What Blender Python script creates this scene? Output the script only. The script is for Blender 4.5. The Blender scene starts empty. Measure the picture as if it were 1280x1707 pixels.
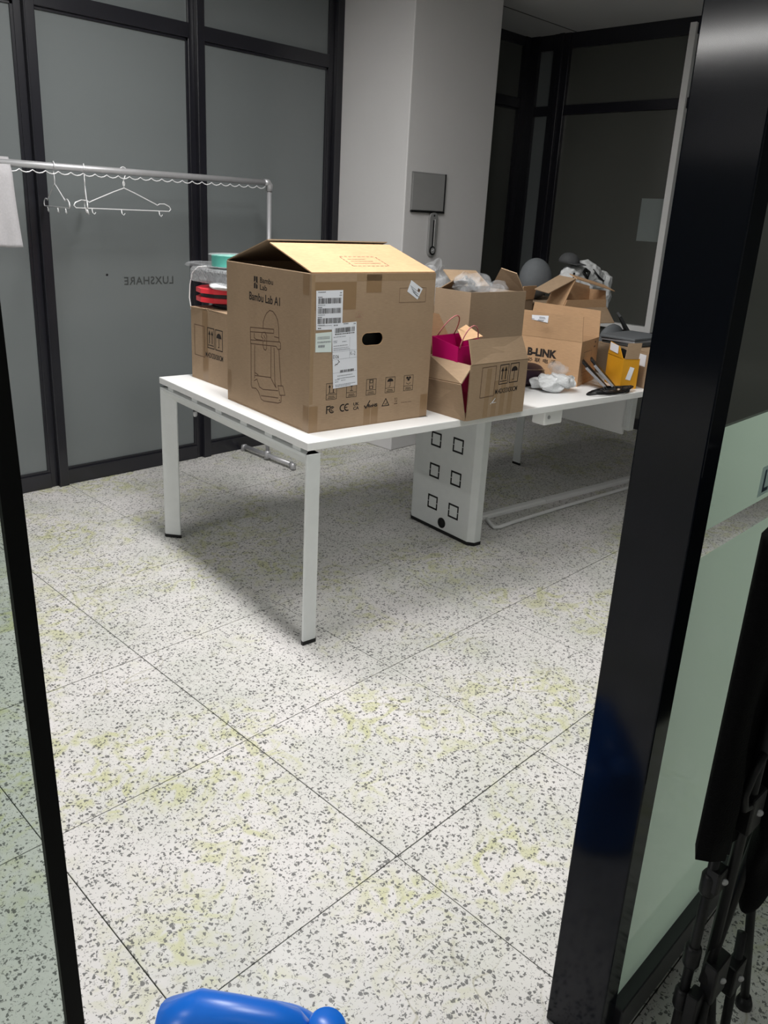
import bpy, bmesh, math, random
from mathutils import Vector, Matrix, noise
random.seed(7)
sc = bpy.context.scene
C = sc.collection
PI = math.pi

# ------------------------------------------------------------------ camera
F_PX, PITCH, ROLL, CAM_H, TH = 1334.0, .3154, -.0489, 1.4724, -.7712 + PI/2
def world(v):      # photo-survey frame (looking along +Y) turned to the room axes
    c, s = math.cos(TH), math.sin(TH)
    return Vector((c*v[0] + s*v[1], -s*v[0] + c*v[1], v[2]))
cp, sp, cr, sr = math.cos(PITCH), math.sin(PITCH), math.cos(ROLL), math.sin(ROLL)
rt, dn, fw = Vector((1, 0, 0)), Vector((0, -sp, -cp)), Vector((0, cp, -sp))
right, down = rt*cr + dn*sr, -rt*sr + dn*cr
R3 = Matrix((world(right), -world(down), -world(fw))).transposed()
cam_d = bpy.data.cameras.new('camera')
cam = bpy.data.objects.new('camera', cam_d); C.objects.link(cam)
cam.matrix_world = Matrix.Translation((0, 0, CAM_H)) @ R3.to_4x4()
cam_d.sensor_fit = 'VERTICAL'; cam_d.sensor_height = 36; cam_d.sensor_width = 27
cam_d.lens = 36*F_PX/1707
cam_d.shift_x = 21.26/1707; cam_d.shift_y = -62.07/1707
cam_d.clip_start = .02
sc.camera = cam

# ------------------------------------------------------------------ world, exposure
w = bpy.data.worlds.new('world'); sc.world = w; w.use_nodes = True
w.node_tree.nodes['Background'].inputs[0].default_value = (.5, .53, .6, 1)
w.node_tree.nodes['Background'].inputs[1].default_value = .02
vs = sc.view_settings
vs.view_transform = 'Standard'; vs.look = 'None'; vs.gamma = 1; vs.use_curve_mapping = False
vs.exposure = 0.68
LIGHTS = [  # x, y, sx, sy, strength   (LED panels set in the ceiling)
    (1.80, 2.30, .30, 1.20, 34),
    (1.55, .90, .30, .60, 27),
    (-1.20, 2.45, .30, 1.20, 10),
    (-4.15, 2.65, .30, 1.20, 48),
    (.0, -.75, .30, 1.20, 1.2),
]
CEIL = 2.80

# ------------------------------------------------------------------ materials
def nt(name):
    m = bpy.data.materials.new(name); m.use_nodes = True
    n = m.node_tree; b = n.nodes['Principled BSDF']
    return m, n, b
def setb(b, **k):
    for a, v in k.items():
        b.inputs[a.replace('_', ' ')].default_value = v
def plain(name, col, rough=.5, metal=0, spec=.5, var=0, vscale=8, bump=0, bscale=60, coat=0):
    m, n, b = nt(name)
    setb(b, Base_Color=(*col, 1), Roughness=rough, Metallic=metal)
    b.inputs['Specular IOR Level'].default_value = spec
    if coat: b.inputs['Coat Weight'].default_value = coat; b.inputs['Coat Roughness'].default_value = .05
    tc = n.nodes.new('ShaderNodeTexCoord')
    if var:
        t = n.nodes.new('ShaderNodeTexNoise'); t.inputs['Scale'].default_value = vscale; t.inputs['Detail'].default_value = 4
        r = n.nodes.new('ShaderNodeMapRange'); r.inputs[3].default_value = 1-var; r.inputs[4].default_value = 1+var
        mx = n.nodes.new('ShaderNodeMix'); mx.data_type = 'RGBA'; mx.blend_type = 'MULTIPLY'; mx.inputs[0].default_value = 1
        mx.inputs[6].default_value = (*col, 1)
        n.links.new(tc.outputs['Object'], t.inputs['Vector']); n.links.new(t.outputs[0], r.inputs[0])
        n.links.new(r.outputs[0], mx.inputs[7]); n.links.new(mx.outputs[2], b.inputs['Base Color'])
    if bump:
        t = n.nodes.new('ShaderNodeTexNoise'); t.inputs['Scale'].default_value = bscale; t.inputs['Detail'].default_value = 3
        bp = n.nodes.new('ShaderNodeBump'); bp.inputs['Strength'].default_value = bump; bp.inputs['Distance'].default_value = .01
        n.links.new(tc.outputs['Object'], t.inputs['Vector']); n.links.new(t.outputs[0], bp.inputs['Height']); n.links.new(bp.outputs[0], b.inputs['Normal'])
    return m
def cardboard(name, col):
    m, n, b = nt(name); setb(b, Roughness=.82)
    b.inputs['Specular IOR Level'].default_value = .25
    tc = n.nodes.new('ShaderNodeTexCoord')
    mp = n.nodes.new('ShaderNodeMapping'); mp.inputs['Scale'].default_value = (40, 40, 400)
    n.links.new(tc.outputs['Object'], mp.inputs[0])
    t = n.nodes.new('ShaderNodeTexNoise'); t.inputs['Scale'].default_value = 1; t.inputs['Detail'].default_value = 3
    n.links.new(mp.outputs[0], t.inputs['Vector'])
    t2 = n.nodes.new('ShaderNodeTexNoise'); t2.inputs['Scale'].default_value = 5; t2.inputs['Detail'].default_value = 5
    n.links.new(tc.outputs['Object'], t2.inputs['Vector'])
    ad = n.nodes.new('ShaderNodeMath'); ad.operation = 'ADD'
    n.links.new(t.outputs[0], ad.inputs[0]); n.links.new(t2.outputs[0], ad.inputs[1])
    r = n.nodes.new('ShaderNodeValToRGB')
    r.color_ramp.elements[0].position = .35; r.color_ramp.elements[0].color = (*[c*.86 for c in col], 1)
    r.color_ramp.elements[1].position = .72; r.color_ramp.elements[1].color = (*[min(1, c*1.1) for c in col], 1)
    h = n.nodes.new('ShaderNodeMath'); h.operation = 'MULTIPLY'; h.inputs[1].default_value = .5
    n.links.new(ad.outputs[0], h.inputs[0]); n.links.new(h.outputs[0], r.inputs[0]); n.links.new(r.outputs[0], b.inputs['Base Color'])
    bp = n.nodes.new('ShaderNodeBump'); bp.inputs['Strength'].default_value = .12; bp.inputs['Distance'].default_value = .004
    n.links.new(t2.outputs[0], bp.inputs['Height']); n.links.new(bp.outputs[0], b.inputs['Normal'])
    return m
def thin_glass(name, tint=(.93, .97, .95), refl=1.0, rough=.0):
    m = bpy.data.materials.new(name); m.use_nodes = True; n = m.node_tree; n.nodes.clear()
    o = n.nodes.new('ShaderNodeOutputMaterial'); tr = n.nodes.new('ShaderNodeBsdfTransparent'); gl = n.nodes.new('ShaderNodeBsdfGlossy')
    fr = n.nodes.new('ShaderNodeFresnel'); fr.inputs[0].default_value = 1.5; mx = n.nodes.new('ShaderNodeMixShader')
    mu = n.nodes.new('ShaderNodeMath'); mu.operation = 'MULTIPLY'; mu.inputs[1].default_value = refl
    tr.inputs[0].default_value = (*tint, 1); gl.inputs['Roughness'].default_value = rough
    n.links.new(fr.outputs[0], mu.inputs[0]); n.links.new(mu.outputs[0], mx.inputs[0]); n.links.new(tr.outputs[0], mx.inputs[1]); n.links.new(gl.outputs[0], mx.inputs[2]); n.links.new(mx.outputs[0], o.inputs[0])
    return m
def film(name, col, transp=.1, transl=.5):
    m = bpy.data.materials.new(name); m.use_nodes = True; n = m.node_tree; n.nodes.clear()
    o = n.nodes.new('ShaderNodeOutputMaterial'); d = n.nodes.new('ShaderNodeBsdfDiffuse'); t = n.nodes.new('ShaderNodeBsdfTranslucent'); tr = n.nodes.new('ShaderNodeBsdfTransparent')
    d.inputs[0].default_value = (*col, 1); t.inputs[0].default_value = (*col, 1)
    a = n.nodes.new('ShaderNodeMixShader'); a.inputs[0].default_value = transl
    b = n.nodes.new('ShaderNodeMixShader'); b.inputs[0].default_value = transp
    n.links.new(d.outputs[0], a.inputs[1]); n.links.new(t.outputs[0], a.inputs[2]); n.links.new(a.outputs[0], b.inputs[1]); n.links.new(tr.outputs[0], b.inputs[2]); n.links.new(b.outputs[0], o.inputs[0])
    return m
def plastic_wrap(name, col=(.85, .87, .9), transp=.55):
    m = bpy.data.materials.new(name); m.use_nodes = True; n = m.node_tree; n.nodes.clear()
    o = n.nodes.new('ShaderNodeOutputMaterial'); tr = n.nodes.new('ShaderNodeBsdfTransparent'); p = n.nodes.new('ShaderNodeBsdfPrincipled')
    p.inputs['Base Color'].default_value = (*col, 1); p.inputs['Roughness'].default_value = .12
    tc = n.nodes.new('ShaderNodeTexCoord'); t = n.nodes.new('ShaderNodeTexNoise'); t.inputs['Scale'].default_value = 45; t.inputs['Detail'].default_value = 3; t.inputs['Distortion'].default_value = 1.5
    bp = n.nodes.new('ShaderNodeBump'); bp.inputs['Strength'].default_value = .8; bp.inputs['Distance'].default_value = .012
    n.links.new(tc.outputs['Object'], t.inputs['Vector']); n.links.new(t.outputs[0], bp.inputs['Height']); n.links.new(bp.outputs[0], p.inputs['Normal'])
    mx = n.nodes.new('ShaderNodeMixShader'); mx.inputs[0].default_value = transp
    n.links.new(p.outputs[0], mx.inputs[1]); n.links.new(tr.outputs[0], mx.inputs[2]); n.links.new(mx.outputs[0], o.inputs[0])
    return m
def terrazzo():
    m, n, b = nt('terrazzo'); L = n.links.new; N = n.nodes.new
    g = N('ShaderNodeNewGeometry')
    def noi(scale, detail=3, dist=0, vec=None):
        t = N('ShaderNodeTexNoise'); t.inputs['Scale'].default_value = scale; t.inputs['Detail'].default_value = detail; t.inputs['Distortion'].default_value = dist
        L(vec or g.outputs['Position'], t.inputs['Vector']); return t
    def rng(sock, a, c, d=0, e=1):
        r = N('ShaderNodeMapRange'); r.inputs[1].default_value = a; r.inputs[2].default_value = c; r.inputs[3].default_value = d; r.inputs[4].default_value = e; L(sock, r.inputs[0]); return r.outputs[0]
    def ma(op, a, c):
        q = N('ShaderNodeMath'); q.operation = op
        for i, v in enumerate((a, c)):
            if hasattr(v, 'links'): L(v, q.inputs[i])
            else: q.inputs[i].default_value = v
        return q.outputs[0]
    dn_ = noi(115, 2)
    sub = N('ShaderNodeVectorMath'); sub.operation = 'SUBTRACT'; sub.inputs[1].default_value = (.5, .5, .5); L(dn_.outputs['Color'], sub.inputs[0])
    scl = N('ShaderNodeVectorMath'); scl.operation = 'SCALE'; scl.inputs['Scale'].default_value = .019; L(sub.outputs[0], scl.inputs[0])
    add = N('ShaderNodeVectorMath'); add.operation = 'ADD'; L(g.outputs['Position'], add.inputs[0]); L(scl.outputs[0], add.inputs[1])
    def chips(scale, lo, hi):
        v = N('ShaderNodeTexVoronoi'); v.voronoi_dimensions = '2D'; v.inputs['Scale'].default_value = scale; L(add.outputs[0], v.inputs['Vector'])
        s = N('ShaderNodeSeparateColor'); L(v.outputs['Color'], s.inputs[0])
        thr = rng(s.outputs[0], 0, 1, lo, hi)
        d = ma('SUBTRACT', thr, v.outputs['Distance'])
        return rng(d, 0, .05)
    c1 = chips(96, -.16, .45); c2 = chips(190, -.25, .38)
    chip = ma('MAXIMUM', c1, ma('MULTIPLY', c2, .7))
    base = N('ShaderNodeMix'); base.data_type = 'RGBA'
    L(rng(noi(3.5, 5).outputs[0], .35, .65), base.inputs[0]); base.inputs[6].default_value = (.60, .60, .57, 1); base.inputs[7].default_value = (.72, .695, .69, 1)
    st = ma('MULTIPLY', rng(noi(1.8, 6, 1.2).outputs[0], .44, .60), rng(noi(11, 4, 2.0).outputs[0], .46, .62))
    # thin meandering scuffs
    sc1 = ma('SUBTRACT', 1.0, rng(ma('ABSOLUTE', ma('SUBTRACT', noi(1.7, 2, 2.6).outputs[0], .5), 0.0), 0, .006))
    sc1 = ma('MULTIPLY', sc1, rng(noi(1.1, 2).outputs[0], .50, .62))
    stain = N('ShaderNodeMix'); stain.data_type = 'RGBA'; L(ma('MULTIPLY', st, .60), stain.inputs[0]); L(base.outputs[2], stain.inputs[6]); stain.inputs[7].default_value = (.52, .53, .21, 1)
    sf = N('ShaderNodeMix'); sf.data_type = 'RGBA'; L(ma('MULTIPLY', sc1, .6), sf.inputs[0]); L(stain.outputs[2], sf.inputs[6]); sf.inputs[7].default_value = (.32, .30, .17, 1)
    fin = N('ShaderNodeMix'); fin.data_type = 'RGBA'; L(ma('MULTIPLY', chip, .88), fin.inputs[0]); L(sf.outputs[2], fin.inputs[6]); fin.inputs[7].default_value = (.085, .085, .085, 1)
    L(fin.outputs[2], b.inputs['Base Color'])
    L(rng(noi(9, 4).outputs[0], .3, .7, .34, .55), b.inputs['Roughness'])
    b.inputs['Specular IOR Level'].default_value = .4
    # brushed wear lines
    mp = N('ShaderNodeMapping'); mp.inputs['Scale'].default_value = (30, 320, 1); L(g.outputs['Position'], mp.inputs[0])
    bp = N('ShaderNodeBump'); bp.inputs['Strength'].default_value = .08; bp.inputs['Distance'].default_value = .004
    L(noi(1, 2, 0, mp.outputs[0]).outputs[0], bp.inputs['Height']); L(bp.outputs[0], b.inputs['Normal'])
    return m
M = dict(
    terrazzo=terrazzo(),
    grout=plain('grout', (.035, .034, .03), .9, var=.5, vscale=2.5),
    paint=plain('wall_paint', (.66, .65, .655), .6, var=.03, vscale=3, bump=.05, bscale=90),
    ceil=plain('ceiling_paint', (.55, .56, .57), .8, var=.03, vscale=2),
    frame=plain('dark_frame', (.012, .012, .017), .28, spec=.6, var=.2, vscale=6),
    pillar=plain('navy_gloss', (.003, .0045, .009), .10, spec=.22),
    blackseal=plain('black_seal', (.002, .002, .0025), .5, spec=.15),
    pane=plain('frosted_pane', (.160, .176, .180), .22, spec=.45, var=.07, vscale=1.2),
    darkpane=plain('dark_pane', (.085, .088, .080), .16, spec=.5, var=.1, vscale=1.2),
    white=plain('white_laminate', (.87, .87, .87), .35, var=.02, vscale=12),
    steelw=plain('white_powder_coat', (.70, .72, .72), .4, var=.05, vscale=25),
    whitealu=plain('white_aluminium', (.85, .85, .85), .35),
    blackp=plain('black_plastic', (.007, .007, .008), .42, spec=.3),
    fabric=plain('black_fabric', (.0025, .0025, .003), .9, spec=.1, bump=.3, bscale=300),
    chrome=plain('steel_tube', (.50, .50, .52), .42, metal=.55, var=.08, vscale=40),
    wire=plain('chrome_wire', (.85, .85, .87), .3, metal=.3),
    bluep=plain('blue_plastic', (.006, .15, .68), .3, spec=.5),
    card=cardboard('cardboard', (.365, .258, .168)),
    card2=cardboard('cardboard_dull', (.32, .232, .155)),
    card3=cardboard('cardboard_orange_and_lit', (.52, .325, .185)),  # orange card; also paints the lamplight on the printer carton's front flap
    tape=plain('brown_tape', (.275, .175, .095), .3, spec=.5, var=.06, vscale=30),
    cleartape=plain('clear_tape', (.33, .225, .135), .22, spec=.6, var=.1, vscale=60),
    ink=plain('black_ink', (.018, .012, .010), .7),
    inkbrown=plain('brown_ink', (.13, .072, .045), .8),
    inkpink=plain('pale_ink', (.33, .18, .13), .8),
    label=plain('paper_label', (.78, .80, .86), .5),
    labelg=plain('greenish_label', (.68, .76, .74), .5),
    inkgrey=plain('grey_ink', (.22, .23, .26), .7),
    magenta=plain('magenta_card', (.46, .002, .115), .38, spec=.45, var=.05, vscale=10),
    pinkcord=plain('pink_cord', (.42, .14, .14), .6),
    red=plain('red_plastic', (.86, .045, .065), .3, var=.04, vscale=20),
    teal=plain('teal_filament', (.14, .62, .52), .35, var=.05, vscale=60),
    filament=plain('dark_filament', (.04, .04, .045), .4, var=.4, vscale=120),
    greyfil=plain('grey_filament', (.18, .18, .19), .4, var=.4, vscale=120),
    wrap=plastic_wrap('clear_wrap', (.75, .77, .8), transp=.87),
    wrap2=plastic_wrap('milky_wrap', (.88, .9, .92), .18),
    clearp=plastic_wrap('clear_plastic_tray', (.6, .62, .64), .6),
    yellow=plain('yellow_card', (.62, .29, .012), .5, var=.05, vscale=20),
    greyfab=plain('grey_fabric', (.12, .13, .14), .85, bump=.25, bscale=260),
    darkfab=plain('dark_fabric', (.05, .052, .055), .85, bump=.25, bscale=260),
    whitefab=plain('white_fabric', (.55, .56, .57), .8, bump=.4, bscale=70, var=.1, vscale=30),
    greycloth=plain('heather_cloth', (.45, .44, .46), .9, bump=.2, bscale=300, var=.12, vscale=120),
    purple=plain('dark_purple_pouch', (.03, .012, .025), .4),
    silver=plain('silver_trim', (.35, .35, .37), .35, metal=.5),
    acrylic=plain('grey_acrylic', (.30, .30, .30), .18, spec=.6, var=.1, vscale=6),
    thermo=plain('grey_enamel', (.25, .25, .25), .35),
    glass=thin_glass('clear_glass'),
    glassg=thin_glass('green_glass', (.58, .66, .61), 1.0),
    film=film('frosted_film', (.40, .50, .42), .06, .6),
    filmtext=plain('blue_lettering', (.08, .16, .26), .5),
    filmglow=film('pale_halo', (.6, .68, .74), .1, .5),
    letter=plain('dark_lettering', (.055, .06, .06), .4),
    sheet=film('pale_sheet', (.34, .38, .37), .05, .35),
)
def emit(name, strength, col=(1, .985, .955)):
    m = bpy.data.materials.new(name); m.use_nodes = True; n = m.node_tree; n.nodes.clear()
    o = n.nodes.new('ShaderNodeOutputMaterial'); e = n.nodes.new('ShaderNodeEmission'); e.inputs[0].default_value = (*col, 1); e.inputs[1].default_value = strength
    n.links.new(e.outputs[0], o.inputs[0]); return m

# ------------------------------------------------------------------ builders
def link(name, me, mat, parent=None, smooth=False):
    o = bpy.data.objects.new(name, me); C.objects.link(o)
    if mat is not None and not me.materials: me.materials.append(M[mat] if isinstance(mat, str) else mat)
    if smooth:
        for p in me.polygons: p.use_smooth = True
    if parent is not None: o.parent = parent
    return o
def mesh(name, v, f, mat, parent=None, smooth=False, fix=True):
    me = bpy.data.meshes.new(name); me.from_pydata([tuple(p) for p in v], [], f); me.update()
    if fix:
        bm = bmesh.new(); bm.from_mesh(me); bmesh.ops.recalc_face_normals(bm, faces=bm.faces); bm.to_mesh(me); bm.free()
    return link(name, me, mat, parent, smooth)
class MB:
    def __init__(s): s.v = []; s.f = []
    def add(s, v, f):
        o = len(s.v); s.v += [tuple(p) for p in v]; s.f += [tuple(i+o for i in q) for q in f]; return s
    def box(s, x0, x1, y0, y1, z0, z1):
        return s.add([(x, y, z) for z in (z0, z1) for y in (y0, y1) for x in (x0, x1)],
                     [(0, 2, 3, 1), (4, 5, 7, 6), (0, 1, 5, 4), (2, 6, 7, 3), (0, 4, 6, 2), (1, 3, 7, 5)])
    def slab(s, q, t):
        q = [Vector(p) for p in q]; n = (q[1]-q[0]).cross(q[-1]-q[0]).normalized()*t; k = len(q)
        return s.add(q + [p+n for p in q], [tuple(range(k))[::-1], tuple(range(k, 2*k))] + [(i, (i+1) % k, (i+1) % k+k, i+k) for i in range(k)])
    def prism(s, poly, z0, z1):
        k = len(poly)
        return s.add([(x, y, z0) for x, y in poly] + [(x, y, z1) for x, y in poly], [tuple(range(k))[::-1], tuple(range(k, 2*k))] + [(i, (i+1) % k, (i+1) % k+k, i+k) for i in range(k)])
    def tube(s, pts, r, seg=8, closed=False):
        pts = [Vector(p) for p in pts]; k = len(pts); vs_ = []; fs = []; up = None
        rr = r if isinstance(r, (list, tuple)) else [r]*k
        for i, p in enumerate(pts):
            a = pts[(i-1) % k] if (closed or i) else p; c = pts[(i+1) % k] if (closed or i < k-1) else p
            t = (c-a).normalized()
            if up is None:
                up = Vector((0, 0, 1)) if abs(t.z) < .9 else Vector((1, 0, 0))
            x = t.cross(up); x = x.normalized() if x.length > 1e-6 else t.orthogonal().normalized(); y = x.cross(t).normalized(); up = y
            for j in range(seg):
                q = 2*PI*j/seg; vs_.append(p + (x*math.cos(q)+y*math.sin(q))*rr[i])
        n = k if closed else k-1
        for i in range(n):
            for j in range(seg):
                a = i*seg+j; b_ = i*seg+(j+1) % seg; c = ((i+1) % k)*seg+(j+1) % seg; d = ((i+1) % k)*seg+j
                fs.append((a, b_, c, d))
        if not closed: fs += [tuple(range(seg))[::-1], tuple(range((k-1)*seg, k*seg))]
        return s.add(vs_, fs)
    def lathe(s, prof, o=(0, 0, 0), ax=(0, 0, 1), seg=24):
        ax = Vector(ax).normalized(); x = ax.orthogonal().normalized(); y = ax.cross(x); o = Vector(o); k = len(prof)
        vs_ = [o+ax*h+(x*math.cos(2*PI*j/seg)+y*math.sin(2*PI*j/seg))*max(r, 1e-5) for r, h in prof for j in range(seg)]
        fs = [(i*seg+j, i*seg+(j+1) % seg, (i+1)*seg+(j+1) % seg, (i+1)*seg+j) for i in range(k-1) for j in range(seg)]
        fs += [tuple(range(seg))[::-1], tuple(range((k-1)*seg, k*seg))]
        return s.add(vs_, fs)
    def ribbon(s, pl, wd, o, u, v, closed=False):      # flat strokes printed on a plane
        o, u, v = Vector(o), Vector(u), Vector(v)
        seg = list(zip(pl[:-1], pl[1:])) + ([(pl[-1], pl[0])] if closed else [])
        for a, b_ in seg:
            a, b_ = Vector(a), Vector(b_); d = b_-a
            if d.length < 1e-6: continue
            d.normalize(); n = Vector((-d.y, d.x))*wd/2; a2 = a-d*wd*.4; b2 = b_+d*wd*.4
            s.add([o+u*p.x+v*p.y for p in (a2-n, b2-n, b2+n, a2+n)], [(0, 1, 2, 3)])
        return s
    def quad(s, pts2, o, u, v):
        o, u, v = Vector(o), Vector(u), Vector(v)
        return s.add([o+u*p[0]+v*p[1] for p in pts2], [tuple(range(len(pts2)))])
    def build(s, name, mat, parent=None, smooth=False, bevel=0, fix=True):
        o = mesh(name, s.v, s.f, mat, parent, smooth, fix)
        if bevel:
            b = o.modifiers.new('bevel', 'BEVEL'); b.width = bevel; b.segments = 2; b.limit_method = 'ANGLE'; b.angle_limit = .6
        return o
def bx(name, mat, parent, *c, bevel=0): return MB().box(*c).build(name, mat, parent, bevel=bevel)
def tag(o, label=None, cat=None, group=None, kind=None):
    if label: o['label'] = label
    if cat: o['category'] = cat
    if group: o['group'] = group
    if kind: o['kind'] = kind
    return o
def empty(name, loc=(0, 0, 0), rz=0, rot=None):
    o = bpy.data.objects.new(name, None); C.objects.link(o); o.location = loc; o.rotation_euler = rot or (0, 0, rz); o.empty_display_size = .05
    return o
def copy_tree(o, parent=None):
    c = o.copy(); C.objects.link(c); c.parent = parent
    for ch in [x for x in ALLCH(o)]: copy_tree(ch, c)
    return c
def ALLCH(o): return [x for x in bpy.data.objects if x.parent == o]
def text(name, s, mat, parent, o, u, v, width=None, height=None, bold=0, align='LEFT', spacing=1):
    cu = bpy.data.curves.new('t', 'FONT'); cu.body = s; cu.size = 1; cu.offset = bold; cu.space_character = spacing; cu.resolution_u = 3
    to = bpy.data.objects.new('t', cu); C.objects.link(to)
    dg = bpy.context.evaluated_depsgraph_get(); dg.update()
    me = bpy.data.meshes.new_from_object(to.evaluated_get(dg))
    bpy.data.objects.remove(to); bpy.data.curves.remove(cu)
    xs = [p.co.x for p in me.vertices]; ys = [p.co.y for p in me.vertices]
    x0, x1, y0, y1 = min(xs), max(xs), min(ys), max(ys)
    sx = width/(x1-x0) if width else None; sy = height/(y1-y0) if height else None
    sx = sx or sy; sy = sy or sx
    o, u, v = Vector(o), Vector(u), Vector(v)
    for p in me.vertices: p.co = o + u*((p.co.x-x0)*sx) + v*((p.co.y-y0)*sy)
    me.materials.clear()
    return link(name, me, mat, parent)
def fuzz(o, amp, scale, seed=0):
    for p in o.data.vertices:
        q = p.co*scale + Vector((seed, seed*2.3, seed*.7))
        p.co += Vector((noise.noise(q), noise.noise(q+Vector((31, 0, 0))), noise.noise(q+Vector((0, 47, 0)))))*amp
def blob(name, mat, parent, rx, ry, rz, c=(0, 0, 0), amp=.01, scale=12, sub=4, seed=0, flat=None):
    bm = bmesh.new(); bmesh.ops.create_icosphere(bm, subdivisions=sub, radius=1)
    for p in bm.verts:
        p.co = Vector((p.co.x*rx, p.co.y*ry, p.co.z*rz))
    me = bpy.data.meshes.new(name); bm.to_mesh(me); bm.free()
    o = link(name, me, mat, parent, True); fuzz(o, amp, scale, seed)
    for p in me.vertices:
        p.co += Vector(c)
        if flat is not None and p.co.z < flat: p.co.z = flat + (p.co.z-flat)*.02
    return o
# table frame: a runs along the long side, b across it
TO, TA = Vector((1.654, 1.902)), math.radians(-7.545)
def TW(a, b, z): return Vector((TO.x+math.cos(TA)*a-math.sin(TA)*b, TO.y+math.sin(TA)*a+math.cos(TA)*b, z))

# ------------------------------------------------------------------ setting
# floor: slab with separate terrazzo tiles, 0.6 m
X0, X1, Y0, Y1 = -5.5, 5.75, -1.9, 4.10
floor = bx('floor', 'grout', None, X0, X1, Y0, Y1, -.06, -.004); tag(floor, kind='structure')
tm = None; gx, gy = 1.189, 2.206; g = .0015
i0, i1 = math.floor((X0-gx)/.6), math.ceil((X1-gx)/.6)
j0, j1 = math.floor((Y0-gy)/.6), math.ceil((Y1-gy)/.6)
for i in range(i0, i1):
    for j in range(j0, j1):
        if gx+.6*(i+1) < -1.3 and gy+.6*(j+1) < .3: continue
        if tm is None:
            o = MB().box(g, .6-g, g, .6-g, -.02, 0).build('tile', 'terrazzo', floor, bevel=.0012); tm = o.data
        else:
            o = bpy.data.objects.new('tile', tm); C.objects.link(o); o.parent = floor
        o.location = (gx+.6*i, gy+.6*j, random.uniform(-.0007, .0004))
ceiling = bx('ceiling', 'ceil', None, X0, X1, Y0, 4.3, CEIL, CEIL+.08); tag(ceiling, kind='structure')
for k, y in enumerate((3.62, 2.42, 1.22)):
    bx('ceiling_joint', 'frame', ceiling, X0+.1, X1-.02, y, y+.006, CEIL-.003, CEIL+.001)
# back wall: dark framed glazing with frosted panes
GY = 4.05
wb = empty('wall_back', (0, GY, 0)); tag(wb, kind='structure')
mull = [-3.04, -2.10, -1.16, -.22, .72, 1.70, 2.61, 3.60]
for x in mull:
    wd = .088 if x < 3.5 else .10
    mu = MB().box(x, x+wd*.45, -.02, .06, 0, CEIL).box(x+wd*.45, x+wd, -.045, .06, 0, CEIL).box(x+wd*.45-.004, x+wd*.45+.004, -.05, -.02, 0, CEIL).build('mullion', 'frame', wb, bevel=.003)
bx('mullion', 'frame', wb, 5.58, 5.68, -.04, .06, 0, CEIL, bevel=.003)
bx('mullion', 'frame', wb, 4.50, 4.58, -.04, .06, 0, CEIL, bevel=.003)
bays = [(-5.5, -3.04), (-2.952, -2.10), (-2.012, -1.16), (-1.072, -.22), (-.132, .72), (.808, 1.70), (1.788, 2.61), (2.698, 3.60), (4.58, 5.58)]
for a, c in bays:
    bx('bottom_rail', 'frame', wb, a, c, -.03, .05, .001, .082, bevel=.003)
    bx('transom', 'frame', wb, a, c, -.03, .05, 2.30, 2.372, bevel=.003)
    bx('top_rail', 'frame', wb, a, c, -.03, .05, 2.735, CEIL, bevel=.003)
    MB().box(a, c, -.006, .006, .082, 2.30).build('pane', 'pane' if c < 4 else 'darkpane', wb)
    MB().box(a, c, -.006, .006, 2.372, 2.735).build('pane', 'pane' if c < 4 else 'darkpane', wb)
    MB().box(a, c, -.016, -.006, .082, .094).box(a, a+.012, -.016, -.006, .094, 2.30).box(c-.012, c, -.016, -.006, .094, 2.30).box(a, c, -.016, -.006, 2.288, 2.30).build('glazing_bead', 'frame', wb)
text('mirrored_lettering', 'LUXSHARE', 'letter', wb, (2.487, -.0075, 1.045), (-1, 0, .0), (0, 0, 1), width=.30, height=.042, bold=.01, spacing=1.1)
MB().lathe([(.006, 0), (.006, .002)], (2.09, -.006, 1.10), (0, -1, 0), 10).build('speck', 'frame', wb)
# column
col = bx('column', 'paint', None, 3.70, 4.50, 3.43, 4.11, 0, CEIL, bevel=.006); tag(col, kind='structure')
# right wall
RX = 5.68
wr = empty('wall_right', (RX, 0, 0)); tag(wr, kind='structure')
ym = [3.66, 2.30, .9]
for y in ym: MB().box(-.04, .06, y, y+.14, 0, CEIL).box(-.055, -.04, y+.05, y+.09, 0, CEIL).build('mullion', 'frame', wr, bevel=.003)
MB().box(-.04, .06, 3.93, 4.05, 0, CEIL).build('mullion', 'frame', wr, bevel=.003)
for a, c in [(3.80, 3.93), (2.44, 3.66), (1.04, 2.30), (-1.9, .9)]:
    bx('bottom_rail', 'frame', wr, -.03, .05, a, c, .001, .082, bevel=.003)
    bx('transom', 'frame', wr, -.03, .05, a, c, 2.245, 2.312, bevel=.003)
    bx('top_rail', 'frame', wr, -.03, .05, a, c, 2.695, CEIL, bevel=.003)
    dm = 'pane' if c > 3.9 else 'darkpane'
    MB().box(-.006, .006, a, c, .082, 2.245).build('pane', dm, wr)
    MB().box(-.006, .006, a, c, 2.312, 2.695).build('pane', dm, wr)
# white window surround on the right wall
tr = empty('trim_1', (RX, 0, 0)); tag(tr, 'white aluminium surround fixed to the dark glazed wall', None, None, 'structure')
MB().box(-.062, -.056, 2.700, 2.745, .735, 2.76).box(-.056, -.007, 2.704, 2.741, .735, 2.76).build('upright', 'whitealu', tr, bevel=.002)
MB().box(-.060, -.007, 2.745, 3.655, .735, .775).build('sill', 'whitealu', tr, bevel=.002)
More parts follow.
